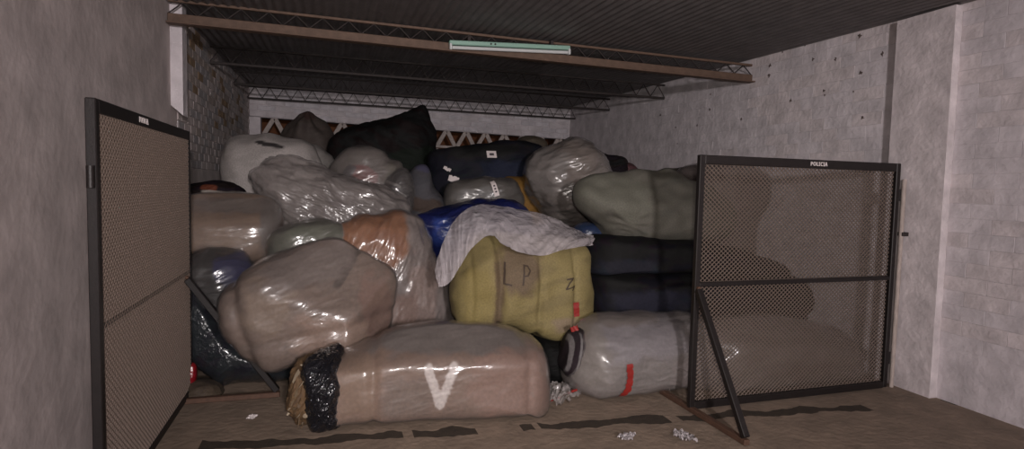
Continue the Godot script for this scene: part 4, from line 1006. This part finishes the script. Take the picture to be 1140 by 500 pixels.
	for o in list:
		var r := blob(o, seeds)
		seeds += 1.0
		var t := thing(o.name, o.label, o.cat, o.at, "goods heaped in the storeroom")
		t.rotation.y = o.yaw
		part("contents", r.mesh, M[o.mat], t)
		if r.has("film"):
			part("plastic_wrap", r.film, M["film_%d" % roundi(o.film * 100)], t)
		made.append([t, r.v])
	# V bale: black wrapped end with frayed straw
	var t0: Node3D = made[0][0]
	var bw := {"at": t0.position, "pts": PackedVector2Array([Vector2(-0.728, 0.198), Vector2(-0.723, 0.377), Vector2(-0.676, 0.437), Vector2(-0.591, 0.451), Vector2(-0.533, 0.433), Vector2(-0.522, 0.247), Vector2(-0.526, 0.02), Vector2(-0.59, -0.017), Vector2(-0.675, -0.001), Vector2(-0.707, 0.074)]), "tf": 0.26, "tb": 0.2, "p": 4.0, "q": 2.2, "wr": 0.03, "lump": 0.012, "wdir": 60, "fine": 0.5, "col": C(30, 30, 34), "hi": 1}
	var rb := blob(bw, 61.0)
	var wrap := part("black_wrap", rb.mesh, M.black_film, t0, Transform3D(Basis(), Vector3(0, 0, 0.13)))
	wrap.set_meta("label", "crinkled black plastic wrapped round the bale's end")
	var se := {"at": t0.position, "pts": PackedVector2Array([Vector2(-0.825, 0.155), Vector2(-0.808, 0.303), Vector2(-0.755, 0.37), Vector2(-0.69, 0.368), Vector2(-0.668, 0.218), Vector2(-0.679, 0.033), Vector2(-0.744, 0.002), Vector2(-0.798, 0.05)]), "tf": 0.3, "tb": 0.1, "p": 3.0, "q": 2.0, "wr": 0.03, "lump": 0.02, "wdir": 70, "fine": 0.8, "col": C(104, 80, 54), "patch": [], "hi": 1}
	var rs := blob(se, 71.0)
	var torn := part("torn_end", rs.mesh, M.fabric, t0)
	torn.set_meta("label", "torn brown paper packing at the bale's end")
	frayed(t0, PackedVector2Array([Vector2(-0.759, 0.378), Vector2(-0.796, 0.223), Vector2(-0.738, 0.064)]))
	# marks on the yellow bale
	var ty: Node3D = made[3][0]
	var vy: PackedVector3Array = made[3][1]
	strip("painted_letter", vy, PackedVector2Array([Vector2(-0.204, 0.698), Vector2(-0.221, 0.547), Vector2(-0.166, 0.533)]), 0.012, M.marker, ty, 0.008, 0.4)
	strip("painted_letter", vy, PackedVector2Array([Vector2(-0.067, 0.682), Vector2(-0.084, 0.53)]), 0.012, M.marker, ty, 0.008, 0.4)
	strip("painted_letter", vy, PackedVector2Array([Vector2(-0.074, 0.676), Vector2(-0.039, 0.668), Vector2(-0.024, 0.635), Vector2(-0.044, 0.602), Vector2(-0.079, 0.596)]), 0.011, M.marker, ty, 0.008, 0.4)
	strip("painted_mark", vy, PackedVector2Array([Vector2(0.269, 0.561), Vector2(0.327, 0.573), Vector2(0.291, 0.533), Vector2(0.264, 0.487)]), 0.011, M.marker, ty, 0.008, 0.4)
	strip("painted_mark", vy, PackedVector2Array([Vector2(0.264, 0.487), Vector2(0.343, 0.512), Vector2(0.315, 0.478)]), 0.009, M.marker, ty, 0.008, 0.4)
	strip("red_label", vy, PackedVector2Array([Vector2(0.356, 0.384), Vector2(0.367, 0.274)]), 0.045, M.red_tape, ty, 0.005, 0.2)
	# ribbons on the grey bale
	var tg: Node3D = made[4][0]
	var vg: PackedVector3Array = made[4][1]
	strip("red_ribbon", vg, PackedVector2Array([Vector2(-0.272, 0.283), Vector2(-0.261, 0.186), Vector2(-0.272, 0.11), Vector2(-0.311, 0.036)]), 0.045, M.red_tape, tg, 0.022, 0.5)
	strip("red_ribbon", vg, PackedVector2Array([Vector2(-0.613, 0.481), Vector2(-0.559, 0.498)]), 0.035, M.red_tape, tg, 0.022, 0.5)
	# stickers on the navy bale
	var tn: Node3D = made[13][0]
	var vn: PackedVector3Array = made[13][1]
	var stk := strip("sticker", vn, PackedVector2Array([Vector2(-0.034, 0.564), Vector2(0.078, 0.568)]), 0.075, M.label_paper, tn, 0.02)
	strip("sticker_print", vn, PackedVector2Array([Vector2(-0.004, 0.565), Vector2(0.047, 0.567)]), 0.025, M.label_ink, stk, 0.0225)
	strip("sticker", vn, PackedVector2Array([Vector2(-0.448, 0.299), Vector2(-0.341, 0.273)]), 0.06, M.label_paper, tn, 0.02, 0.5)
	strip("film_scrap", vn, PackedVector2Array([Vector2(-0.498, 0.411), Vector2(-0.43, 0.375)]), 0.03, M.label_paper, tn, 0.02, 0.8)
	# printed strip on the olive sack
	var to: Node3D = made[14][0]
	var vo: PackedVector3Array = made[14][1]
	var prs := strip("printed_strip", vo, PackedVector2Array([Vector2(0.035, 0.347), Vector2(0.074, 0.206)]), 0.05, M.label_paper, to, 0.016)
	for yy in [0.3, 0.5, 0.7]:
		var pa := PackedVector2Array([Vector2(0.035, 0.347), Vector2(0.074, 0.206)])
		var pc := pa[0].lerp(pa[1], yy)
		var pd := (pa[1] - pa[0]).normalized() * 0.008
		strip("print", vo, PackedVector2Array([pc - pd, pc + pd]), 0.02, M.label_ink, prs, 0.018)

func frayed(t: Node3D, mid: PackedVector2Array) -> void:
	# torn straw coloured strips that stick out of the bale's end
	var st := SurfaceTool.new()
	st.begin(Mesh.PRIMITIVE_TRIANGLES)
	st.set_smooth_group(-1)
	var r := RandomNumberGenerator.new()
	r.seed = 5
	for i in 90:
		var k := r.randf()
		var a2 := mid[0].lerp(mid[1], k * 2.0) if k < 0.5 else mid[1].lerp(mid[2], k * 2.0 - 1.0)
		var a := Vector3(a2.x + r.randf_range(0.0, 0.06), a2.y + r.randf_range(-0.05, 0.03), r.randf_range(0.02, 0.32))
		var d := Vector3(r.randf_range(-0.055, 0.0), r.randf_range(-0.07, 0.02), r.randf_range(-0.01, 0.03))
		var s := Vector3(r.randf_range(-0.01, 0.01), r.randf_range(0.004, 0.012), r.randf_range(-0.006, 0.006))
		var b := a + d * 0.5 + Vector3(0, r.randf_range(-0.01, 0.012), r.randf_range(-0.01, 0.02))
		var e := a + d
		a.y = maxf(a.y, 0.02 - t.position.y)
		b.y = maxf(b.y, 0.015 - t.position.y)
		e.y = maxf(e.y, 0.012 - t.position.y)
		var c := C(80, 62, 42).lerp(C(186, 172, 150), r.randf() * r.randf())
		c.a = 1.0
		st.set_color(c)
		quad(st, a - s, b - s, b + s, a + s)
		quad(st, b - s, e - s * 0.5, e + s * 0.5, b + s)
	st.generate_normals()
	var f := part("frayed_end", st.commit(), M.straw, t)
	f.set_meta("kind", "stuff")
	f.set_meta("label", "torn straw coloured strips at the bale's end")

# ---------------------------------------------------------------- loose sheets and scraps
func loft(top: PackedVector3Array, bot: PackedVector3Array, bulge: float, wr: float, n := 110, k := 36) -> ArrayMesh:
	var at := func(line: PackedVector3Array, t: float) -> Vector3:
		var f := t * (line.size() - 1)
		var i := clampi(int(f), 0, line.size() - 2)
		return line[i].cubic_interpolate(line[i + 1], line[maxi(i - 1, 0)], line[mini(i + 2, line.size() - 1)], f - i)
	var v := PackedVector3Array()
	var idx := PackedInt32Array()
	for i in n + 1:
		var a: Vector3 = at.call(top, i / float(n))
		var b: Vector3 = at.call(bot, i / float(n))
		for j in k + 1:
			var t := j / float(k)
			var x := a.lerp(b, t)
			x += Vector3(0, 0.5, 1).normalized() * bulge * sin(t * PI) * a.distance_to(b)
			var q := Vector3(x.x * 2.0, x.y * 2.0, x.z)
			var fold := ridge.get_noise_3d(i * 0.05 + t * 0.8, t * 0.5, 3.0)
			x += Vector3(0.1, 0.3, 1) * wr * (fold + 0.35 * ridge.get_noise_3dv(q * 2.2) - 0.4)
			v.append(x)
	for i in n:
		for j in k:
			var a := i * (k + 1) + j
			var b := a + k + 1
			idx.append_array([a, a + 1, b + 1, a, b + 1, b])
	return mesh_of(v, idx, PackedColorArray())

func sheet() -> void:
	var top := PackedVector3Array([Vector3(0.708, 0.863, -4.13), Vector3(0.744, 0.995, -4.2), Vector3(0.833, 1.161, -4.3), Vector3(0.962, 1.288, -4.44), Vector3(1.131, 1.35, -4.5), Vector3(1.396, 1.324, -4.5), Vector3(1.68, 1.263, -4.48), Vector3(1.892, 1.166, -4.42), Vector3(2.033, 1.12, -4.36)])
	var bot := PackedVector3Array([Vector3(0.723, 0.785, -4.06), Vector3(0.788, 0.812, -4.04), Vector3(0.858, 0.926, -4.02), Vector3(0.952, 1.064, -4.02), Vector3(1.085, 1.15, -4.04), Vector3(1.208, 1.064, -4), Vector3(1.439, 1.003, -4), Vector3(1.649, 1.042, -4.04), Vector3(1.99, 1.048, -4.28)])
	var t := thing("plastic_sheet", "crumpled white plastic sheet draped over the olive yellow bale", "plastic sheet", Vector3.ZERO)
	var am := loft(top, bot, 0.10, 0.034, 150, 44)
	var c := (top[4] + bot[4]) * 0.5
	t.position = c
	part("film", am, M.sheet_film, t, Transform3D(Basis(), -c))

func scrap(called: String, label: String, c: Vector3, size: Vector2, mat: Material, sd: float, high: float) -> void:
	var v := PackedVector3Array()
	var idx := PackedInt32Array()
	var n := 22
	for i in n + 1:
		for j in n + 1:
			var a := Vector2(i / float(n) - 0.5, j / float(n) - 0.5)
			var e := a * (1.0 + 0.5 * noise.get_noise_2d(a.angle() * 0.8 + sd, sd))
			var h := absf(ridge.get_noise_3d(a.x * 3.0 + sd, a.y * 3.0, sd)) * high + 0.003
			v.append(Vector3(e.x * size.x, h, e.y * size.y))
	for i in n:
		for j in n:
			var a := i * (n + 1) + j
			var b := a + n + 1
			idx.append_array([a, b, b + 1, a, b + 1, a + 1])
	var o := part(numbered(called), mesh_of(v, idx, PackedColorArray()), mat, self, Transform3D(Basis(Vector3.UP, sd), c))
	tag(o, label, "scrap")

func floor_scraps() -> void:
	scrap("film_scrap", "white film scrap on the floor below the red ribbon", PackedVector3Array([Vector3(1.71, -0.001, -3.12)])[0] * Vector3(1, 0, 1), Vector2(0.10, 0.08), M.sheet_film, 0.6, 0.03)
	scrap("film_scrap", "white film scrap on the floor beside the panel foot", PackedVector3Array([Vector3(2.056, -0.022, -3.03)])[0] * Vector3(1, 0, 1), Vector2(0.13, 0.09), M.sheet_film, 2.2, 0.035)
	scrap("film_scrap", "torn clear film lying between the two floor bales", PackedVector3Array([Vector3(1.565, 0.044, -3.86)])[0] * Vector3(1, 0, 1), Vector2(0.34, 0.2), M.film_40, 4.0, 0.10)
	scrap("paper_scrap", "tiny pale paper scrap on the floor by the left panel foot", PackedVector3Array([Vector3(-0.466, -0.02, -3.97)])[0] * Vector3(1, 0, 1), Vector2(0.05, 0.04), M.label_paper, 1.1, 0.02)
	var r := thing("red_cord", "thin red cord lying on the floor between the floor bales", "cord", PackedVector3Array([Vector3(1.604, 0.028, -3.82)])[0] * Vector3(1, 0, 1))
	var pts := [Vector3(-0.16, 0.012, 0.06), Vector3(-0.09, 0.02, 0.03), Vector3(-0.03, 0.03, 0.02), Vector3(0.03, 0.05, 0.0), Vector3(0.08, 0.06, 0.0)]
	for i in pts.size() - 1:
		bar_part("length", pts[i], pts[i + 1] + (pts[i + 1] - pts[i]) * 0.1, 0.018 if i > 1 else 0.01, 0.014 if i > 1 else 0.008, M.red_tape, r, 0.002)
